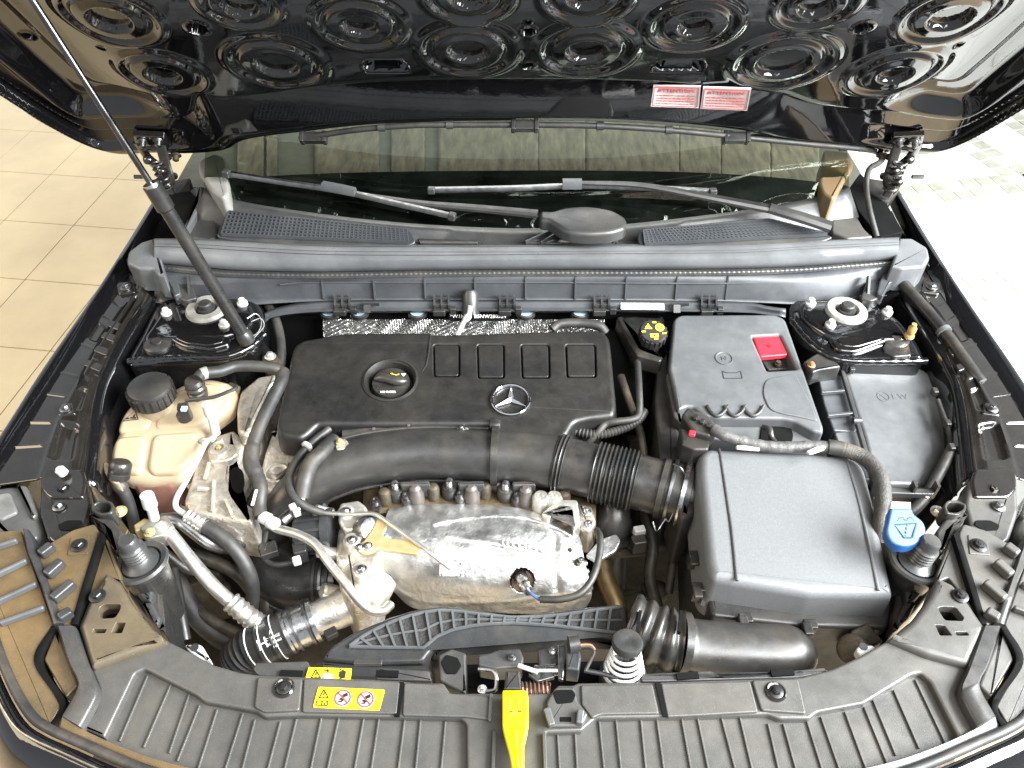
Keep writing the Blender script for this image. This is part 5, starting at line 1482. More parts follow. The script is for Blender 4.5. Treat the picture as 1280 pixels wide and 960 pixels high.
build('clip_screw', G().box(A(414, 792, -.165), (.018, .014, .012), (1, .6, 0)), black, ch, bevel=.002)
for i in (60, 70): build('band', G().tube([PC[i], PC[i + 2]], rb * 1.10, 28), steel_d, ch)
build('hole', G().lathe(A(378, 768, -.128), [(.003, 0), (0, .001)], n=10), ink_k, ch)

# ================================================================== brake fluid reservoir
bf = thing('brake_fluid_cap', 'black brake fluid cap with yellow warning symbols left of the battery cover', 'cap', A(818, 440, -.1))
bn = Vector((0, -.25, 1)).normalized()
c = A(817, 414, .0); r = ppm(817, 414, 0, 17)
build('neck', G().lathe(c, [(r * .75, -.06), (r * .75, -.012)], axis=bn, n=24), black_g, bf)
cp_ = build('cap', G().lathe(c, [(r, -.016), (r, -.001), (r * .94, .0015), (0, .002)], axis=bn, n=40), black, bf)
for k in range(18):
    a = k * 2 * math.pi / 18
    d = Vector((math.cos(a), math.sin(a), .25 * math.sin(a)))
    build('grip_rib', G().bar(c + d * r - bn * .016, c + d * r - bn * .002, .004, .003, up=d), black, cp_)
cu_ = c + bn * .0024; ub_ = Vector((0, 1, .25)).normalized()
build('round_symbol', G().lathe(cu_ + Vector((r * .45, 0, 0)) + ub_ * r * .25, [(r * .33, 0), (r * .33, .0006), (0, .0007)], axis=bn, n=20), ink_y, cp_)
build('ring_print', G().lathe(cu_ + Vector((r * .45, 0, 0)) + ub_ * r * .25, [(r * .14, .0009), (r * .20, .0009), (r * .20, .0014), (r * .14, .0014)], axis=bn, n=16, closed=True), ink_k, cp_)
t0 = cu_ + Vector((-r * .38, 0, 0)) + ub_ * r * .35
tri = [t0 + ub_ * r * .28, t0 - Vector((r * .28, 0, 0)) - ub_ * r * .2, t0 + Vector((r * .28, 0, 0)) - ub_ * r * .2]
build('triangle_symbol', G().prism(tri, bn * -.0005), ink_y, cp_)
build('triangle_mark', G().box(t0 - ub_ * r * .02 + bn * .0006, (r * .08, r * .25, .0006), (1, 0, 0), ub_), ink_k, cp_)
build('book_symbol', G().box(cu_ - ub_ * r * .45, (r * .6, r * .3, .0008), (1, 0, 0), ub_), ink_y, cp_)
build('book_mark', G().box(cu_ - ub_ * r * .45 + bn * .0006, (r * .1, r * .18, .0008), (1, 0, 0), ub_), ink_k, cp_)
for (x, y) in ((.1, .72), (-.75, -.1), (.75, -.25), (.1, -.75)):
    build('print', G().box(cu_ + Vector((x * r, 0, 0)) + ub_ * (y * r), (r * .3, r * .10, .0006), (1, 0, 0), ub_), ink_y, cp_)
slab('reservoir', [(772, 392), (832, 392), (830, 418), (822, 436), (806, 444), (794, 440), (780, 412)], -.05, .08, .012, black_g, bf, r=6)
slab('reservoir_ridge', [(770, 396), (778, 394), (802, 436), (830, 446), (826, 452), (796, 444)], -.035, .03, .004, black_g, bf, r=3)
bh = build('brake_booster', G().lathe(A(790, 470, -.12), [(.09, -.12), (.10, -.03), (.09, .0), (.05, .012), (.02, .014)], axis=(0, -.6, .8), n=36), hollow, None)
tag(bh, 'dark brake booster deep between engine cover and battery', 'booster')
dp = slab('battery_shroud', [(822, 454), (836, 436), (842, 470), (848, 530), (856, 590), (840, 600), (826, 590), (818, 500)], -.06, .20, .006, black, None, r=4)
tag(dp, 'dark upright plastic shroud along the left side of the battery', 'shroud')

# ================================================================== battery cover
bt = thing('battery_cover', 'grey battery cover with red terminal flap and three scallops', 'battery cover', A(930, 470, -.2))
BZ, BSY = -.022, .08
bo = [(842, 398, 5), (850, 393, 4), (968, 392, 5), (982, 398, 5), (1030, 534, 3), (1029, 541, 3), (1018, 539, 4), (994, 526, 4), (980, 523, 4), (900, 522, 3), (882, 520, 3), (868, 508, 3), (858, 508, 3), (848, 512, 3), (836, 460, 4)]
cut = [(940, 420), (975, 418), (996, 461), (959, 463)]
top = [A(u, v, BZ, 0, BSY) for u, v in rp(bo, 4)]
build('lid', G().soft(top, .03, .006, 3, [[A(u, v, BZ, 0, BSY) for u, v in rp(cut, 2)]], hole_th=.03), grey, bt, wn=True)
slab('flap', [(941.5, 421), (974, 419.5), (985.5, 443), (950, 446)], BZ - .005, .008, .003, red_m, bt, r=3, sy=BSY)
text('plus', '+', A(963, 432, BZ - .0025, 0, BSY), (1, 0, 0), (0, 1, BSY), .022, M('dark_red', (.35, .01, .015), .5), bt)
slab('terminal_well', [(950, 447), (986, 444), (995, 460), (960, 462)], BZ - .024, .004, .001, black, bt, r=2, sy=BSY)
build('terminal', G().lathe(A(972, 456, BZ - .022), [(.006, 0), (.006, .004), (.004, .004), (.004, .008), (0, .009)], n=14), grime, bt)
# raised fan-shaped field near the right, scallop rims, front skirt
slab('raised_field', [(956, 474, 12), (994, 466, 6), (1016, 508, 4), (1022, 526, 3), (996, 520, 4), (980, 517, 4), (962, 512, 10), (953, 492, 10)], BZ + .0022, .004, .002, grey, bt, sy=BSY)
for u in (897, 919, 942):
    pts = [A(u - 13 + k * 2.6, 507 + 13 * math.sin(math.pi * k / 10) ** .8, BZ + .002, 0, BSY) for k in range(11)]
    build('scallop', G().tube(pts, .003, 8), grey_d, bt)
build('emblem', G().lathe(A(905, 448, BZ + .0004, 0, BSY), [(.0125, 0), (.0135, .0012), (.0145, .0012), (.0150, 0)], axis=(0, -BSY, 1), n=28, closed=True), grey, bt)
text('emblem_mark', 'N', A(905, 448, BZ + .0006, 0, BSY), (1, 0, 0), (0, 1, BSY), .012, grey, bt, .0006)
g = G()
for p, q in (((903, 464), (905, 473)), ((905, 473), (928, 473)), ((928, 473), (926, 464)), ((903, 464), (908, 466)), ((921, 466), (926, 464)), ((908, 466), (921, 466))):
    g.bar(A(*p, BZ + .0006, 0, BSY), A(*q, BZ + .0006, 0, BSY), .0012, .001)
build('battery_symbol', g, grey_d, bt)
slab('front_skirt', [(872, 512), (900, 524), (980, 525), (996, 530), (1018, 543), (1026, 545), (1024, 553), (1012, 555), (960, 556), (890, 548), (874, 535)], BZ - .022, .10, .004, grey, bt, r=3, sy=BSY)
slab('skirt_opening', [(952, 531), (988, 531), (992, 544), (990, 553), (950, 552)], BZ - .019, .003, .001, hollow, bt, r=4, sy=BSY)
build('cable_lug', G().tube(path([(954, 534, -.03), (962, 537, -.025), (964, 546, -.03), (970, 556, -.045)], 14), .005, 10), black_g, bt)
slab('left_wall', [(836, 462), (848, 513), (852, 530), (842, 520), (832, 470)], BZ - .01, .12, .003, grey_d, bt, r=2, sy=BSY)

# plug with red tab
cn = thing('battery_plug', 'black connector plug with red tab at the corner of the battery cover', 'connector', A(872, 550, -.08))
slab('shell', [(852, 518, 3), (860, 508, 3), (886, 518, 3), (898, 534, 3), (888, 545, 3), (868, 540, 3)], .0, .03, .005, black, cn)
slab('body', [(850, 532), (868, 540), (888, 546), (886, 562), (868, 562), (852, 555)], -.012, .05, .004, black, cn, r=3)
build('red_tab', G().box(A(865, 542, .002), (.010, .010, .006), (1, -.3, 0)), red_m, cn, bevel=.002)
for u in (870, 878, 886): build('rib', G().box(A(u, 522 + (u - 870) * .6, .004), (.006, .010, .005), (1, -.6, 0)), black_g, cn, bevel=.001)
for k, mt in enumerate((red_m, brass, M('orange_wire', (.7, .22, .05), .5), red_m)):
    build('wire', G().tube(path([(856 + k * 4, 562, -.05), (858 + k * 3.4, 575, -.07), (864 + k * 1.5, 590, -.10)], 10), .0018, 6), mt, cn)
# braided loom from the plug over the air box
lm = thing('cable_loom', 'grey taped cable loom crossing behind the air box into a braided sleeve', 'cable', A(980, 560, -.02))
PL = [(892, 536, .004), (905, 544, .004), (930, 552, .0), (958, 558, -.002), (990, 559, -.002), (1015, 558, -.002), (1040, 559, .0), (1058, 563, .0), (1080, 572, .0), (1096, 588, .0), (1103, 606, -.002), (1104, 630, -.01), (1101, 652, -.02), (1098, 675, -.04)]
PLc = cr([A(*p) for p in PL], 150)
build('taped_loom', G().tube(PLc[:82], [.0088 + .0004 * math.sin(i * .9) * math.sin(i * .23) for i in range(82)], 14), M('loom_tape', (.06, .058, .055), .55, var=.35, vs_=60, bump=.5, bs=200), lm)
build('braided_sleeve', G().tube(PLc[80:], [.0108 + .0007 * (i % 2) for i in range(70)], 18), braid_m, lm)
build('collar', G().tube(PLc[72:84], .0112, 14), rubber, lm)
slab('white_tie', [(1008, 563), (1020, 558), (1030, 556), (1033, 559), (1024, 563), (1013, 566)], .012, .005, .002, white_m, lm, r=2)
slab('white_tie', [(920, 556), (930, 556), (950, 559), (950, 561.5), (930, 560), (921, 559)], .008, .005, .002, white_m, lm, r=2)

# ================================================================== fuse box
fb_ = thing('fuse_box', 'grey fuse box with stamped lid beside the right fender rail', 'fuse box', A(1110, 540, -.2))
FZ2, FSX, FSY = -.012, -.05, .10
fo = [(1053, 462, 4), (1060, 459, 4), (1150, 459, 6), (1163, 466, 6), (1168, 480, 5), (1186, 545, 5), (1186, 566, 8), (1176, 602, 10), (1170, 607, 6), (1102, 605, 4), (1094, 602, 4), (1080, 545, 3)]
slab('lid', fo, FZ2, .022, .007, grey, fb_, r=4, sx=FSX, sy=FSY, seg=4)
slab('tray', [(u + (3 if u > 1120 else 0), v + (5 if v > 560 else 0)) for u, v, _ in fo], FZ2 - .018, .10, .004, black, fb_, r=4, sx=FSX, sy=FSY)
slab('side_bay', [(1021, 464), (1051, 461), (1060, 490), (1072, 536), (1070, 540), (1042, 538), (1030, 505)], FZ2 - .008, .05, .003, cowl_m, fb_, r=3, sx=FSX, sy=FSY)
for (p, q) in (((1026, 491), (1055, 489)), ((1034, 520), (1066, 517))):
    build('bay_rib', G().bar(A(*p, FZ2, FSX, FSY), A(*q, FZ2, FSX, FSY), .005, .007), cowl_m, fb_, bevel=.0012)
slab('side_step', [(1043, 540), (1071, 538), (1090, 600), (1072, 598), (1050, 560)], FZ2 - .01, .05, .003, grey, fb_, r=3, sx=FSX, sy=FSY)
build('lid_edge', G().bar(A(1052, 462, FZ2 + .001, FSX, FSY), A(1092, 600, FZ2 + .001, FSX, FSY), .007, .008), grey_d, fb_, bevel=.002)
build('hinge_pin', G().tube([A(1066, 526, FZ2 + .004, FSX, FSY), A(1076, 526, FZ2 + .004, FSX, FSY)], .006, 12), grey_d, fb_)
ydir = Vector((0, 1, FSY)); 
build('stamp_ring', G().lathe(A(1104, 496, FZ2 + .0004, FSX, FSY), [(.0085, 0), (.0090, .001), (.0105, .001), (.0110, 0)], axis=(-FSX, -FSY, 1), n=26, closed=True), grey, fb_)
build('stamp_bar', G().bar(A(1099, 492, FZ2 + .0006, FSX, FSY), A(1109, 500, FZ2 + .0006, FSX, FSY), .0018, .001), grey, fb_)
text('stamp', '1 W', A(1124, 496, FZ2 + .0006, FSX, FSY), (1, 0, FSX), ydir, .016, grey, fb_, .0006)
for (u, v) in ((1168, 490), (1184, 530), (1189, 560), (1064, 462), (1142, 457), (1128, 456)):
    build('clip', G().box(A(u, v, FZ2 - .022), (.009, .012, .012)), black, fb_, bevel=.002)
for k, u in enumerate((1095, 1140, 1168)):
    build('front_rib', G().box(A(u, 612, FZ2 - .03), (.004, .012, .03)), black, fb_)
slab('front_lip', [(1100, 608), (1172, 610), (1168, 618), (1104, 616)], FZ2 - .03, .01, .002, grey_d, fb_, r=2)
bolt(1158, 619, -.05, 5, fb_, steel)
sbk = slab('side_bracket', [(1004, 452), (1022, 440), (1046, 452), (1052, 458), (1024, 462), (1016, 466)], -.02, .03, .004, black, None, r=3)
tag(sbk, 'small black bracket with copper screw between battery cover and strut tower', 'bracket')
bolt(1014, 457, -.018, 5, sbk, copper)

# ================================================================== air box
ab = thing('air_box', 'large grained grey air filter box lid at the right of the bay', 'air box', A(1000, 680, -.3))
AZ, ASY = -.005, .05
lid = [(884, 558, 8), (1010, 563, 4), (1068, 570, 10), (1082, 582, 10), (1092, 620, 6), (1118, 738, 10), (1117, 744, 8), (1012, 742, 4), (922, 728, 4), (890, 722, 8), (884, 700, 6), (873, 590, 8), (874, 566, 10)]
top = [A(u, v, AZ, 0, ASY) for u, v in rp(lid, 6, 5)]
g = G().soft(top, .086, .014, 5, flare=.006)
build('lid', g, airbox_m, ab, wn=True)
# long crease lines on the lid
build('crease', G().tube(path([(905, 561, AZ - .0505), (911, 610, AZ - .0455), (918, 680, AZ - .0395), (923, 727, AZ - .0365)], 20), .002, 8), grey_d, ab) if False else None
for pts, mt in (([(899, 561), (905, 600), (914, 660), (921, 726)], grey_d), ([(1057, 571), (1072, 620), (1086, 680), (1098, 738)], airbox_m)):
    P = [A(u, v, AZ + .0004, 0, ASY) for u, v in pts]
    build('crease', G().tube(cr(P, 24), .0021, 8), mt, ab)
slab('base', [(858, 600), (872, 590), (880, 720), (890, 770), (1000, 782), (1110, 786), (1118, 750), (1090, 620), (1078, 580), (880, 565)], AZ - .072, .22, .006, black, ab, r=6)
for k in range(4):
    build('base_rib', G().bar(A(862 + k * 6, 650 + k * 34, -.085), A(862 + k * 6, 652 + k * 34, -.20), .006, .012), black_g, ab)
for (u, v) in ((868, 700), (872, 740), (930, 778), (1010, 786)):
    build('latch', G().box(A(u, v, -.08), (.018, .014, .03)).box(A(u, v, -.066), (.012, .018, .006)), black_g, ab, bevel=.002)
slab('duct_mouth', [(842, 606), (866, 590), (876, 612), (872, 640), (852, 650)], -.06, .12, .01, black, ab, r=8)
# washer filler
wf = thing('washer_filler', 'blue washer fluid cap with windscreen symbol by the air box', 'cap', A(1130, 670, -.1))
wn_ = Vector((.05, -.35, 1)).normalized()
WZ, WSY = .17, .35
co = [(1112, 634, 3), (1140, 634, 3), (1143, 642, 3), (1156, 652, 8), (1159, 666, 8), (1150, 678, 10), (1132, 684, 10), (1114, 678, 10), (1106, 664, 8), (1110, 646, 6)]
slab('cap', co, WZ, .014, .004, blue_m, wf, sy=WSY)
slab('hinge', [(1114, 626), (1139, 627), (1139, 636), (1113, 635)], WZ - .004, .012, .002, white_m, wf, r=1, sy=WSY)
slab('neck', [(1112, 652), (1144, 660), (1142, 676), (1126, 686), (1111, 678)], -.035, .08, .006, M('neck_plastic', (.35, .30, .2), .5), wf, r=10)
g = G()
sh = [(1119, 656), (1146, 654), (1141, 672), (1131, 672)]
for i in range(4): g.bar(A(*sh[i], WZ + .0005, 0, WSY), A(*sh[(i + 1) % 4], WZ + .0005, 0, WSY), .0014, .0012)
for k in range(4): g.bar(A(1134 - k * .6, 654 + k * 5, WZ + .0005, 0, WSY), A(1134 - k * .6, 657 + k * 5, WZ + .0005, 0, WSY), .0014, .0012)
for cx in (1127, 1138):
    for k in range(6):
        a0_, a1_ = math.pi * (k / 6 + .02), math.pi * ((k + .6) / 6 + .02)
        g.bar(A(cx + 5 * math.cos(a0_), 652 - 5 * math.sin(a0_), WZ + .0005, 0, WSY), A(cx + 5 * math.cos(a1_), 652 - 5 * math.sin(a1_), WZ + .0005, 0, WSY), .0013, .0012)
build('washer_symbol', g, blue_d, wf)
for k, mt in enumerate((red_m, ink_y, M('green_wire', (.05, .3, .08), .5), red_m)):
    o = hose('loose_wire', [(1106 + k * 2, 690, -.08), (1112 + k * 3, 705, -.10), (1118 + k * 2.5, 716, -.13), (1118 + k * 2, 730, -.18)], .0018, mt, wf, n=12, k=6)

# right side black tube along the rail, drain etc.
bar_ = thing('drain_tube', 'glossy black tube strapped along the right fender rail', 'tube', A(1180, 420, -.02))
build('tube', G().tube(path([(1118, 342, .015), (1140, 368, .012), (1165, 396, .008), (1190, 428, .004), (1214, 462, .0), (1226, 478, -.005)], 50), .010, 14), black_g, bar_)
build('strap', G().tube(path([(1178, 412, .008), (1181, 416, .007)], 4), .0125, 14), grey, bar_)
build('top_clip', G().box(A(1130, 342, .02), (.03, .02, .02), (1, -.6, 0)), black, bar_, bevel=.003)
# ================================================================== front air duct with honeycomb top
du = thing('front_air_duct', 'black front air duct with ribbed lattice top ahead of the heat shield', 'air duct', A(600, 800, -.15))
DZ_, DSY = -.045, .06
dout = [(402, 824, 4), (412, 808, 6), (440, 790, 10), (480, 773, 12), (520, 760, 12), (560, 756, 10), (600, 762, 14), (640, 768, 14), (690, 764, 14), (740, 757, 10), (776, 754, 5), (784, 758, 4), (790, 798, 4), (760, 796, 8), (700, 786, 12), (640, 781, 12), (590, 785, 12), (560, 794, 10), (545, 806, 8), (534, 820, 6), (528, 828, 4), (460, 830, 4)]
slab('top', dout, DZ_, .07, .006, grey_d, du, r=6, sy=DSY)
field = [(440, 806), (470, 786), (510, 770), (550, 763), (600, 768), (640, 774), (700, 770), (750, 763), (774, 760), (779, 790), (740, 786), (700, 781), (640, 776.5), (590, 781), (556, 788), (538, 801), (530, 809)]
slab('lattice_floor', field, DZ_ + .0012, .002, .0004, M('rough_black', (.022, .021, .02), .8, var=.4, vs_=300, bump=1.0, bs=300), du, r=2, sy=DSY)
# lattice cells: bars between the two long edges plus a middle bar
up_e = [(436, 808), (452, 796), (470, 786), (490, 777), (510, 770), (530, 765), (550, 762.5), (575, 764), (600, 767.5), (640, 771.5), (670, 771), (700, 768.5), (740, 763), (777, 758.5)]
lo_e = [(436, 808), (480, 809), (530, 809.5), (538, 802), (546, 795.5), (566, 787), (590, 782), (615, 779.5), (640, 778.5), (670, 780), (700, 782.5), (740, 787), (780, 792)]
def vat(pl_, u):
    for (a, b), (c, d) in zip(pl_, pl_[1:]):
        if a <= u <= c: return b + (d - b) * (u - a) / (c - a)
    return pl_[-1][1]
lat = du
u = 450.0
while u < 776:
    ln = 16 * max(0.0, (590 - u) / 150) if u < 590 else -4 * min(1, (u - 590) / 100)
    w = u + ln
    a, b = (u, vat(up_e, u)), (min(778, w), vat(lo_e, min(778, w)))
    build('lattice_bar', G().bar(A(*a, DZ_ + .003, 0, DSY), A(*b, DZ_ + .003, 0, DSY), .003, .005), grey, lat)
    u += 16.5
for k in (0, .5, 1):
    pts = []
    for i in range(60):
        u = 437 + i / 59 * (778 - 437)
        a, b = vat(up_e, u), vat(lo_e, u)
        pts.append(A(u, a + (b - a) * k, DZ_ + .003, 0, DSY))
    build('lattice_rail', G().tube(pts, .0017 if k == .5 else .0024, 6), grey, lat)
slab('front_wall', [(536, 822), (546, 808), (560, 798), (590, 789), (640, 785), (700, 790), (760, 800), (790, 803), (790, 812), (700, 806), (640, 803), (590, 806), (570, 812), (556, 826)], DZ_ - .012, .08, .008, black_g, du, r=6, sy=DSY)
slab('mouth_box', [(402, 826), (460, 831), (530, 830), (540, 838), (538, 850), (400, 846)], DZ_ - .004, .06, .005, grey_d, du, r=4, sy=DSY)
build('mouth_catch', G().box(A(460, 828, DZ_ + .004), (.036, .008, .006)), black, du, bevel=.002)
# bellows to the right
PB = cr([A(784, 778, -.065), A(806, 788, -.068), A(830, 798, -.07), A(852, 802, -.07)], 80)
rbv = ppm(815, 795, -.07, 40)
build('bellows', G().tube(PB, [rbv * (.86 + .13 * (0.5 + 0.5 * math.sin(i / 80 * 2 * math.pi * 4.2)) ** .7) for i in range(80)], 30), black_g, du)
for (u, v) in ((798, 778), (850, 778)): build('clip_slot', G().box(A(u, v, -.025), (.004, .030, .008), (1, -.25, 0)), hollow, du)
# right hand snorkel
sn2 = thing('air_box_snorkel', 'smooth black snorkel running from the duct bellows under the air box', 'air duct', A(940, 810, -.12))
PS = cr([A(848, 803, -.07), A(880, 808, -.075), (A(940, 812, -.08)), A(990, 814, -.085), A(1016, 812, -.095)], 40)
build('snorkel', G().tube(PS, [rbv * k for k in [.92, .92, .92] + [.84] * 30 + [.8, .76, .7, .62, .5, .35, .15]], 26, flat=.8), black, sn2)
build('collar', G().tube(PS[0:3], rbv * .97, 26), black_g, sn2)

# ================================================================== slam panel (upper radiator trim)
sp_ = thing('radiator_trim', 'wide dusty grey plastic radiator trim with vertical ribs along the front', 'trim', A(640, 900, -.06))
deck = [(150, 727), (160, 747), (175, 767), (190, 785), (210, 801), (240, 816), (265, 830), (300, 840), (322, 843), (500, 850), (520, 853), (554, 853), (563, 866), (690, 866), (697, 856), (716, 856), (722, 853), (821, 852), (1000, 846), (1040, 836), (1075, 820), (1110, 800), (1140, 775), (1162, 745), (1172, 722),
        (1190, 730), (1212, 752), (1236, 786), (1216, 830), (1210, 866), (1216, 905), (1246, 906), (1200, 924), (1163, 851), (1151, 841), (1139, 844), (1080, 880), (1022, 891), (1012, 899), (975, 899), (960, 893), (860, 896), (745, 898), (736, 906), (727, 914), (682, 916), (684, 975), (584, 975), (583, 904), (576, 898), (480, 896), (375, 894), (330, 896), (320, 889), (255, 877), (245, 869), (192, 842), (180, 836), (168, 842), (130, 922), (98, 908), (118, 890), (124, 862), (112, 832), (98, 782), (116, 740), (134, 716)]
lh = [[(123, 760, 4), (130, 755, 4), (151, 755, 4), (150, 762, 4), (144, 772, 4), (125, 773, 4)], [(117, 786), (133, 786), (131, 791), (115, 791)], [(145, 778), (157, 778), (152, 791), (139, 791)]]
rh = [[(1172, 760, 3), (1178, 758, 3), (1195, 759, 3), (1205, 772, 3), (1203, 776, 3), (1181, 775, 3)], [(1169, 781), (1181, 782), (1190, 794), (1175, 794)], [(1194, 790), (1209, 790), (1211, 794), (1196, 794)]]
top = [A(u, v, .0) for u, v in rp(deck, 3, 3)]
hl = [[A(u, v, .0) for u, v in rp(h, 1.5, 3)] for h in lh + rh]
build('deck', G().soft(top, .030, .0035, 3, hl, hole_th=.025), dusty, sp_, wn=True)
for hset in (lh, rh):
    xs = [p[0] for h in hset for p in h]; ys = [p[1] for h in hset for p in h]
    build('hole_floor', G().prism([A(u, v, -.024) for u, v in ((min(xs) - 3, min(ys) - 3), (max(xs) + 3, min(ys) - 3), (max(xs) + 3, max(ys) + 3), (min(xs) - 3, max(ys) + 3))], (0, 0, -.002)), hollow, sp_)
# lower ribbed fields
LZ = -.010
slab('ribbed_field', [(165, 832), (255, 866), (330, 884), (375, 884), (586, 888), (592, 985), (215, 985), (100, 914)], LZ, .01, .001, dusty, sp_, r=2)
slab('ribbed_field', [(738, 892), (1010, 890), (1080, 872), (1155, 832), (1210, 926), (1060, 985), (676, 985), (676, 908), (730, 904)], LZ, .01, .001, dusty, sp_, r=2)
ribs = [((185, 845), (150, 927)), ((214, 856), (180, 935)), ((237, 868), (212, 942)), ((250, 882), (222, 952)), ((272, 887), (247, 965)), ((304, 892), (280, 968)), ((319, 900), (301, 970)), ((351, 902), (333, 970)), ((371, 899), (354, 970)), ((402, 898), (387, 970)), ((424, 897), (408, 970)), ((455, 898), (442, 970)), ((474, 898), (463, 970)), ((506, 900), (497, 970)), ((526, 900), (519, 970)), ((557, 902), (551, 970)),
        ((697, 918), (700, 970)), ((719, 918), (722, 970)), ((749, 902), (756, 970)), ((770, 900), (777, 970)), ((801, 899), (808, 970)), ((821, 899), (831, 970)), ((852, 898), (865, 970)), ((872, 898), (887, 970)), ((902, 898), (921, 970)), ((925, 898), (942, 970)), ((960, 905), (975, 970)), ((979, 905), (997, 970)), ((1009, 903), (1030, 970)), ((1026, 896), (1052, 970)), ((1056, 890), (1085, 968)), ((1080, 884), (1109, 955)), ((1091, 875), (1120, 945)), ((1117, 863), (1149, 936)), ((1144, 850), (1182, 930))]
for a, b in ribs:
    build('rib', G().bar(A(*a, LZ + .001), A(*b, LZ + .001), .0022, .004), dusty, sp_, bevel=.0007)
# raised boss plates with bolts
for (q, bu, bv) in (([(322, 846), (378, 848), (374, 888), (330, 890), (318, 884)], 355, 860), ([(940, 850), (998, 848), (1008, 892), (952, 888)], 970, 865)):
    slab('boss_plate', q, .004, .006, .002, dusty, sp_, r=4)
    c = A(bu, bv, .005); r = ppm(bu, bv, 0, 13)
    build('washer', G().lathe(c, [(r * 1.0, -.002), (r * 1.0, .001), (r * .85, .003), (r * .6, .001), (r * .55, .001)], n=28), paint_d, sp_)
    bolt(bu, bv, .006, 9, sp_, M('bolt_black', .03, .35, metal=.6) if 'bolt_black' not in MATS else MATS['bolt_black'], h=.005)
slab('label_plate', [(380, 848), (500, 852), (496, 892), (378, 890)], .0035, .005, .0015, dusty, sp_, r=3)
for (p, q) in (((502, 853), (496, 896)), ((822, 853), (832, 896))):
    build('gap', G().bar(A(*p, .0015), A(*q, .0015), .006, .003), hollow, sp_)
slab('deck_block', [(505, 853), (548, 855), (560, 866), (612, 870), (614, 900), (582, 896), (503, 894)], .0035, .006, .002, dusty, sp_, r=3)
slab('deck_block', [(726, 856), (816, 855), (824, 892), (752, 893), (740, 898), (727, 880)], .003, .006, .002, dusty, sp_, r=3)
slab('deck_block', [(826, 854), (938, 851), (948, 890), (860, 895), (834, 896)], .003, .006, .002, dusty, sp_, r=3)
slab('rear_lip', [(800, 842), (888, 838), (908, 846), (1030, 834), (1036, 840), (1000, 847), (822, 852), (802, 852)], -.006, .02, .002, grey_d, sp_, r=2)
slab('rear_lip', [(320, 828), (384, 826), (390, 838), (380, 848), (322, 844), (316, 836)], -.006, .03, .002, grey_d, sp_, r=2)
slab('rear_lip', [(470, 834), (500, 836), (536, 838), (540, 851), (470, 849)], -.010, .02, .002, grey_d, sp_, r=2)
for (p, q) in (((350, 842), (378, 843)), ((470, 842), (498, 843)), ((846, 846), (873, 844)), ((964, 842), (992, 840))):
    build('slot', G().bar(A(*p, -.004), A(*q, -.004), .008, .003), hollow, sp_)
# hook bracket right of the lever
slab('catch_block', [(683, 876), (695, 858), (718, 858), (722, 876), (735, 892), (728, 908), (684, 908)], .006, .012, .003, dusty, sp_, r=3)
slab('catch_hole', [(691, 866, 4), (696, 862, 3), (716, 862, 3), (720, 868, 4), (716, 878, 3), (696, 880, 3)], .0068, .002, .0006, hollow, sp_)
slab('catch_hole', [(700, 896), (714, 896), (714, 902), (700, 902)], .0068, .002, .0005, hollow, sp_, r=1)
for (p, q) in (((683, 886), (690, 908)), ((726, 888), (724, 906))): build('catch_wall', G().bar(A(*p, .01), A(*q, .01), .008, .010), grey, sp_, bevel=.002)
for (p, q) in (((614, 868), (612, 902)), ((618, 914), (616, 970)), ((680, 916), (682, 970))): build('edge_rib', G().bar(A(*p, .004), A(*q, .004), .004, .006), dusty, sp_, bevel=.001)
build('centre_groove', G().bar(A(612, 915, .001), A(610, 975, .001), .05, .002), dusty, sp_) if False else None

# stickers
def pict(parent, u, v, z, r_px):
    c = A(u, v, z); r = ppm(u, v, z, r_px)
    build('disc', G().lathe(c, [(r, 0), (r, .0005), (0, .0006)], n=28), label_w, parent)
    build('ring', G().lathe(c, [(r * .95, .0007), (r * .78, .0007), (r * .78, .0011), (r * .95, .0011)], n=28, closed=True), ink_r, parent)
    g = G().box(c + Vector((r * .25, r * .3, .0008)), (r * .6, r * .4, .0005), (1, .5, 0)).box(c + Vector((-r * .1, -r * .2, .0008)), (r * .5, r * .25, .0005), (1, -.3, 0)).box(c + Vector((-r * .2, -r * .45, .0008)), (r * .5, r * .18, .0005))
    build('pictogram', g, ink_k, parent)
    build('slash', G().bar(c + Vector((-r * .62, r * .62, .0013)), c + Vector((r * .62, -r * .62, .0013)), r * .16, .0005), ink_r, parent)
st = thing('warning_label', 'yellow warning label with two prohibition signs on the radiator trim', 'label', A(436, 886, .003))
slab('sticker', [(398, 858.5), (481, 862), (474, 888), (391, 884)], .0046, .0012, .0002, label_y, st, r=2)
pict(st, 428.5, 872.5, .0049, 11); pict(st, 457, 874.5, .0049, 11)
def tri_sign(parent, u, v, s, z):
    P3 = [A(u, v - s, z), A(u - s * .95, v + s * .7, z), A(u + s * .95, v + s * .7, z)]
    cc_ = sum(P3, Vector()) / 3
    for i in range(3): pass
    g = G()
    for i in range(3): g.bar(P3[i], P3[(i + 1) % 3], .0012, .0005)
    g.bar(cc_ + Vector((0, .003, 0)), cc_ + Vector((0, -.001, 0)), .0012, .0005); g.box(cc_ - Vector((0, .003, 0)), (.0012, .0012, .0005))
    build('warning_triangle', g, ink_k, parent)
tri_sign(st, 405, 868, 6, .0051)
g = G()
for p, q in (((396, 876), (410, 876.5)), ((410, 876.5), (409, 882)), ((409, 882), (395, 881.5)), ((395, 881.5), (396, 876)), ((403, 876.3), (402, 881.7)), ((406, 878), (405.6, 881))): g.bar(A(*p, .0051), A(*q, .0051), .0011, .0005)
build('book_symbol', g, ink_k, st)
build('side_print', G().bar(A(477, 866, .0051), A(472, 885, .0051), .0012, .0004), M('dim_ink', (.35, .22, .01), .5), st)
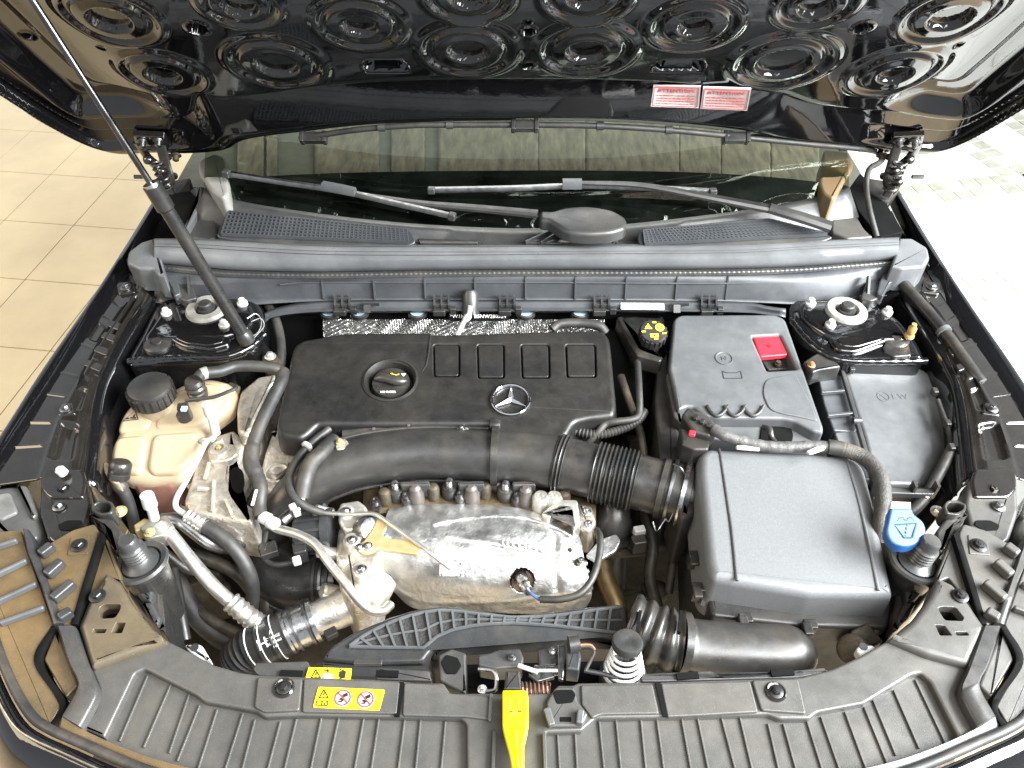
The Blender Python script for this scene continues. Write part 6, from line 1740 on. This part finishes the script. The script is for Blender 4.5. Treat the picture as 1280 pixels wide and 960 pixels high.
s2 = thing('warning_label', 'small yellow high-voltage label with black symbols behind the larger one', 'label', A(412, 848, -.004))
slab('sticker', [(386, 834), (439.5, 835.5), (438, 849), (382, 847)], -.0015, .0012, .0002, label_y, s2, r=1)
tri_sign(s2, 395, 843, 6, -.0010)
slab('book_panel', [(404, 842), (416, 842.5), (416, 848), (403, 847.6)], -.001, .0006, .0001, label_w, s2, r=.5)
build('hand_symbol', G().box(A(428, 842.5, -.0008), (.008, .007, .0005)).bar(A(424, 836, -.0008), A(431, 839, -.0008), .0012, .0005).bar(A(428, 845, -.0008), A(428, 848, -.0008), .006, .0005), ink_k, s2)
build('plug_symbol', G().bar(A(405, 838, -.0008), A(416, 839, -.0008), .0012, .0005).bar(A(410, 836, -.0008), A(410, 841, -.0008), .0012, .0005), ink_k, s2)

# yellow release lever
lv = thing('release_lever', 'bright yellow hood release lever in the middle of the radiator trim', 'lever', A(642, 930, 0))
hole_ = [(635, 872), (639, 872), (639, 890), (648, 890), (648, 872), (651, 872), (652, 895), (636, 895)]
top = [A(u, v, .022) for u, v in rp([(628, 862, 2), (657, 862, 2), (660, 868, 2), (661, 900, 4), (659, 915, 8), (655, 930, 4), (655, 975, 2), (643, 975, 2), (637, 940, 6), (630, 915, 6), (628, 905, 4)], 3)]
build('lever', G().soft(top, .012, .003, 3), yellow_m, lv, wn=True)
build('slot', G().bar(A(638, 872, .0225), A(637.5, 890, .0225), .0045, .001).bar(A(649, 872, .0225), A(650, 890, .0225), .0045, .001).bar(A(637, 891.5, .0225), A(651.5, 891.5, .0225), .005, .001), M('slot_shade_yellow', (.22, .16, .01), .5), lv)  # slot drawn by raised bars, its shade put into a darker yellow
slab('spine', [(640, 910), (646, 910), (651, 975), (647, 975)], .0245, .006, .002, yellow_m, lv, r=2)
slab('holder', [(632, 838), (650, 838), (652, 862), (630, 862)], .012, .03, .003, black, lv, r=2)
# latch mechanism
la = thing('hood_latch', 'black hood latch mechanism with springs behind the release lever', 'latch', A(660, 850, -.1))
slab('latch_back', [(560, 830), (786, 824), (800, 856), (555, 864)], -.055, .03, .004, hollow, la, r=4)
slab('left_housing', [(548, 818), (564, 810), (583, 816), (583, 868), (549, 850)], -.012, .05, .004, grey_d, la, r=3)
slab('housing_hole', [(551, 828), (558, 818), (572, 822), (577, 832), (570, 842), (558, 842)], -.010, .002, .0006, hollow, la, r=2)
slab('arm', [(597, 818), (612, 816), (622, 812), (650, 810), (655, 822), (653, 834), (620, 836), (598, 832)], -.004, .03, .003, grey_d, la, r=3)
slab('arm', [(672, 812), (688, 810), (700, 812), (704, 822), (696, 832), (674, 834)], -.004, .02, .003, grey_d, la, r=3)
slab('switch_block', [(706, 800), (724, 798), (727, 822), (724, 838), (708, 836)], .012, .03, .003, grey_d, la, r=2)
slab('switch_arm', [(697, 806), (710, 806), (704, 850), (698, 848)], .006, .006, .002, steel_d, la, r=1)
build('switch_drum', G().tube([A(711, 806, .018), A(724, 804, .018)], .010, 14), black, la)
build('wire', G().tube(path([(724, 808, .014), (736, 808, .014), (743, 814, .012), (738, 826, .006), (732, 838, 0)], 24), .0022, 8), rubber, la)
build('wire', G().tube(path([(724, 806, .016), (738, 806, .016), (744, 812, .013)], 12), .0014, 8), copper, la)
g = G()
for k in range(5):
    g.lathe(A(664, 862 + k * 3.4, -.012), [(.012, -.0012), (.0132, 0), (.012, .0012)], axis=(1, 0, .1), n=16)
build('spring', G().tube([A(652, 864, -.014) + Vector((.0006 * i, .010 * math.cos(i * .8), .010 * math.sin(i * .8))) for i in range(56)], .0016, 6), M('spring_brown', (.16, .10, .07), .4, metal=.7), la)
build('hook', G().tube(path([(598, 836, -.01), (618, 840, -.008), (620, 860, -.01), (612, 864, -.012), (600, 864, -.012)], 20), .0028, 8), steel, la)
build('pin', G().tube([A(648, 832, .002), A(672, 840, .004)], .0028, 10), zinc, la)
build('pin', G().tube([A(668, 838, -.006), A(700, 838, -.006)], .006, 12), steel, la)
slab('striker_plate', [(660, 842), (690, 838), (694, 846), (672, 852)], -.002, .006, .001, steel_d, la, r=2)
bolt(603, 862, -.012, 6, la, alu_c); bolt(691, 814, -.002, 5, la, steel); bolt(640, 822, -.002, 5, la, steel_d)
build('cable', G().tube(path([(730, 838, -.006), (752, 842, -.006), (772, 848, -.006)], 12), .003, 8), black, la)

# rubber bumper on spring
bp = thing('catch_spring', 'rubber headed catch bumper on a pale coil spring behind the trim', 'spring', A(782, 845, -.03))
pa, pb = A(779, 840, -.02), A(784, 806, .03)
ax_ = (pb - pa).normalized(); s1 = ax_.cross(Vector((0, 1, 0))).normalized(); s2_ = ax_.cross(s1)
build('spring', G().tube([pa + ax_ * ((pb - pa).length * .85 * i / 110) + (s1 * math.cos(i * .285) + s2_ * math.sin(i * .285)) * (.024 - .009 * i / 110) for i in range(111)], .0021, 8), zinc, bp)
build('post', G().tube([pa, pb], .005, 12), steel_d, bp)
build('head', G().lathe(pb, [(.010, -.004), (.0175, -.002), (.0182, .004), (.0165, .008), (.010, .009), (.006, .0075), (0, .0075)], axis=ax_, n=30), rubber, bp)
build('seat', G().lathe(pa, [(.028, -.02), (.028, -.002), (.024, .0), (.020, -.004)], axis=ax_, n=30), black, bp)

# ================================================================== headlamp surrounds, buffers, bumper edge
for m in (0, 1):
    def q(L): return [(mu(p[0], m),) + tuple(p[1:]) for p in L]
    side = 'right' if m else 'left'
    mt = dusty if m else brown_p
    hc = thing('headlamp_trim', ('grey brown dusty plastic headlamp trim with short bars at the right front corner' if m else 'brown dusty plastic headlamp trim with pale ribs at the left front corner'), 'trim', A(mu(60, m), 800, -.05), 'headlamp trims')
    slab('outer_plate', q([(-40, 668), (26, 662), (34, 690), (66, 780), (44, 824), (76, 882), (62, 906), (38, 890), (15, 850), (-2, 800), (-40, 740)]), .004, .03, .0015, mt, hc, r=2)
    slab('inner_plate', q([(42, 690), (90, 662), (118, 654), (124, 668), (110, 716), (92, 782), (74, 780), (56, 726)]), .006, .03, .003, mt, hc, r=4)
    slab('wedge_plate', q([(70, 786), (54, 824), (82, 872), (98, 856), (88, 830)]), .002, .02, .003, mt, hc, r=3)
    ribbon('ridge', q([(28, 660), (34, 690), (50, 730), (66, 780)]), q([(36, 662), (46, 690), (62, 736), (78, 778)]), .014, .03, grey_d, hc)
    ribbon('ridge', q([(70, 782), (84, 826), (94, 846), (95, 860), (76, 894)]), q([(93, 782), (112, 836), (121, 858), (119, 872), (100, 908)]), .014, .03, black if m else grey_d, hc, b=.003)
    for (p, r_) in (((-10, 686), (22, 676)), ((-10, 722), (34, 701)), ((-10, 756), (46, 730)), ((0, 780), (56, 760))):
        build('pale_rib', G().bar(A(mu(p[0], m), p[1], .009), A(mu(r_[0], m), r_[1], .009), .006, .010), mt if m else grey, hc, bevel=.0025)
    for (p, r_) in (((50, 694), (66, 682)), ((58, 720), (78, 702)), ((66, 750), (92, 728)), ((74, 774), (90, 764))):
        build('bar', G().bar(A(mu(p[0], m), p[1], .013), A(mu(r_[0], m), r_[1], .013), .012, .014), mt if m else grey_d, hc, bevel=.003)
    bolt(mu(99, m), 682, .008, 10, hc, MATS['bolt_black'])
    slab('bolt_plate', q([(88, 672), (112, 668), (110, 692), (84, 694)]), .0075, .004, .001, mt, hc, r=2)
    ribbon('gap_shade', q([(124, 664), (106, 720), (88, 780)]), q([(130, 668), (113, 724), (96, 780)]), .0085, .03, hollow, hc, b=.0005)  # black strips laid on top to paint the shade in the gaps
    ribbon('gap_shade', q([(64, 782), (42, 826), (74, 880), (60, 908)]), q([(71, 784), (52, 826), (82, 878), (70, 908)]), .0062, .03, hollow, hc, b=.0005)
    bolt(mu(122, m), 745, .012, 10, sp_, MATS['bolt_black'])
    # upper corner link plate
    slab('corner_plate', q([(128, 668), (134, 674), (150, 716), (152, 728), (136, 722), (118, 744), (108, 738), (114, 716)]), -.002, .03, .002, mt, hc, r=2)
    # raised corner of the deck, stepping down to the ribbed field
    if not m:
        cpx = [(150, 727), (160, 747), (175, 767), (190, 785), (208, 800), (160, 818), (113, 834), (98, 782), (116, 740), (134, 716)]; hset = lh
    else:
        cpx = [(1172, 722), (1162, 745), (1140, 775), (1112, 798), (1160, 818), (1212, 832), (1235, 786), (1212, 752), (1190, 730)]; hset = rh
    tp = [A(u, v, .011) for u, v in rp(cpx, 4, 3)]
    build('corner_deck', G().soft(tp, .014, .0085, 4, [[A(u, v, .011) for u, v in rp(h, 1.5, 3)] for h in hset], hole_th=.013, hole_b=.001), dusty if m else tan_p, sp_, wn=True)
    # buffer
    bf_ = thing('hood_buffer', 'ribbed grey rubber hood buffer in a round seat beside the ' + ('blue washer cap' if m else 'silver aircon pipe'), 'buffer', A(mu(176, m), 712, -.03), 'hood buffers')
    c = A(mu(174, m), 700, -.01); tilt = Vector((.12 if m else -.12, .10, 1)).normalized()
    prof = [(.024, -.012), (.024, -.004), (.018, -.002)]
    for k in range(5): prof += [(.0140, .002 + k * .005), (.0160, .004 + k * .005), (.0140, .006 + k * .005)]
    prof += [(.0125, .029), (.0125, .038), (.0105, .041), (0, .0415)]
    build('rubber_stop', G().lathe(c, prof, axis=tilt, n=28), grey_d, bf_, smooth=50)
    build('seat_ring', G().lathe(c, [(.026, -.02), (.034, -.012), (.036, -.006), (.034, -.002), (.027, -.004), (.025, -.012)], axis=tilt, n=32), grey_d, bf_)
    build('holder', G().lathe(c, [(.018, -.14), (.024, -.10), (.028, -.05), (.031, -.012)], axis=(0, 0, 1), n=28), black_g, bf_)
    # lamp carrier ring and bracket behind it
    cr_ = thing('lamp_carrier', ('black plastic lamp carrier loop beside the blue washer cap' if m else 'dark plastic lamp carrier loops in front of the coolant tank'), 'bracket', A(mu(130, m), 660, -.06), 'lamp carriers')
    slab('carrier', q([(50, 590), (100, 586), (110, 600), (116, 630), (108, 660), (112, 672), (80, 690), (60, 676), (48, 640), (50, 610)]), -.012, .05, .006, mt if m else paint_d, cr_, r=5)
    ring_px = q([(113, 630), (122, 625), (138, 625), (143, 632), (140, 642), (124, 644), (114, 638)])
    rg = [A(u, v, .004) for u, v in rp(ring_px, 5)]
    cen = sum(rg, Vector()) / len(rg)
    build('loop', G().soft(rg, .03, .003, 3, [[cen + (p - cen) * .68 for p in rg]], hole_th=.03), black, cr_, wn=True)
    slab('loop_well', [(mu(128, m) + dx, 634 + dy) for dx, dy in ((-11, -6), (11, -6), (11, 6), (-11, 6))], -.02, .004, .001, hollow, cr_, r=3)
    slab('socket', q([(72, 656), (84, 650), (102, 650), (104, 656), (92, 663), (74, 662)]), -.010, .002, .0008, hollow, cr_, r=4)
    slab('arm', q([(112, 640), (126, 646), (140, 648), (152, 664), (148, 690), (142, 690), (136, 664), (118, 656)]), -.006, .05, .004, black, cr_, r=3)
    bolt(mu(74, m), 633, -.010, 8, cr_, steel_d); bolt(mu(80, m), 612, -.010, 8, cr_, paint_d)
    bolt(mu(150, m), 640, -.02, 9, cr_, gold_m if not m else tube_m)
    slab('rear_bracket', q([(52, 588), (62, 584), (104, 586), (108, 600), (104, 622), (60, 622), (50, 610)]), -.008, .05, .004, paint_d, cr_, r=5)
    build('bolt_cap', G().lathe(A(mu(80, m), 592, -.004), [(.007, 0), (.007, .010), (.004, .013)], axis=(-.3, 0, 1), n=14), white_m, cr_) if not m else None
    slab('hose_shield', q([(152, 700), (172, 704), (190, 716), (200, 730), (204, 764), (206, 790), (196, 784), (176, 762), (160, 742)]), -.06, .10, .006, black_g, cr_, r=5)
    slab('shield_step', q([(160, 716), (178, 716), (192, 734), (188, 752), (176, 748), (164, 734)]), -.045, .03, .004, grey_d, cr_, r=3)
    slab('shield_step', q([(176, 752), (190, 752), (200, 772), (196, 782), (184, 770)]), -.05, .03, .004, grey_d, cr_, r=3)
    # front bumper edge: rubber lip, trim strip and painted skin
    bu_ = thing('bumper_edge', 'glossy bumper edge with rubber lip at the ' + side + ' front corner', 'bumper', A(mu(60, m), 930, -.1), 'front bumper edges')
    tr0 = [(-30, 720), (-6, 800), (14, 852), (38, 893), (62, 911), (100, 928), (150, 950), (200, 968), (270, 985), (340, 990)]
    T0 = [A(mu(u, m), v, .004) for u, v in tr0]
    build('rubber_lip', G().tube(cr(T0, 60), .0055, 10), rubber, bu_)
    st_in = [A(mu(u, m), v, .006) for u, v in ((74, 893), (100, 910), (150, 933), (205, 952), (270, 966), (340, 974))]
    st_out = [A(mu(u, m), v, .002) for u, v in ((70, 908), (100, 924), (150, 946), (200, 963), (270, 979), (340, 986))]
    build('trim_strip', G().sheet([[p - Vector((0, 0, .01)) for p in st_in], st_in, st_out, [p - Vector((0, 0, .01)) for p in st_out]], 40), mt if not m else grey, bu_, solid=.002)
    B1 = [p + Vector(((-.006 if not m else .006), -.006, -.003)) for p in T0]
    B2 = [p + Vector(((-.03 if not m else .03), -.03, -.03)) for p in T0]
    B3 = [p + Vector(((-.06 if not m else .06), -.06, -.16)) for p in T0]
    B4 = [p + Vector(((-.06 if not m else .06), -.06, -.4)) for p in T0]
    build('skin', G().sheet([B1, [a.lerp(b, .5) + Vector((0, 0, .006)) for a, b in zip(B1, B2)], B2, B3, B4], 50), paint if not m else paint, bu_, smooth=70, solid=.002)
    build('pinstripe', G().tube(cr([p + Vector(((-.012 if not m else .012), -.012, .004)) for p in T0], 60), .0018, 8), steel_d, bu_)
# headlamp housing glimpsed at the far left and right
for m in (0, 1):
    o = thing('headlamp', 'hazy headlamp housing at the ' + ('right' if m else 'left') + ' edge below the fender rail', 'headlamp', A(mu(15, m), 650, -.1), 'headlamps')
    slab('housing', [(mu(u, m), v) for u, v in ((-50, 612), (18, 604), (36, 612), (48, 640), (52, 664), (30, 690), (-50, 700))], -.018, .10, .014, headlamp_m, o, r=8)
    slab('rib', [(mu(u, m), v) for u, v in ((20, 606), (32, 606), (46, 642), (40, 648))], -.012, .02, .004, headlamp_m, o, r=3)
    slab('window', [(mu(u, m), v) for u, v in ((-10, 618), (12, 614), (22, 640), (0, 650), (-12, 645))], -.014, .01, .004, M('lamp_haze', (.12, .12, .115), .2, var=.3, vs_=30) if not m else MATS['lamp_haze'], o, r=5)
# white metal lugs by the trim
for (px, lb) in (([(230, 806), (246, 804), (252, 806), (264, 826), (250, 824), (236, 814)], 'white metal lug with slot behind the left trim curve'), ([(1070, 812), (1074, 806), (1092, 806), (1098, 814), (1078, 824)], 'white metal lug with round hole behind the right trim curve')):
    o = slab('metal_lug', px, -.012, .012, .003, zinc, None, r=3); tag(o, lb, 'bracket')
    c = [sum(p[i] for p in px) / len(px) for i in (0, 1)]
    build('hole', G().lathe(A(c[0] - 3, c[1] - 4, -.0116), [(.005, 0), (.005, .0006), (0, .0007)], n=16), ink_k, o)
o = build('horn_bracket', G().box(A(1075, 808, -.10), (.03, .03, .06), (1, .5, 0)).lathe(A(1066, 812, -.07), [(.02, -.02), (.02, .006), (.012, .010)], axis=(-.5, -.3, .8), n=18), grime, None, bevel=.004)
tag(o, 'tarnished bracket deep between snorkel and right trim', 'bracket')
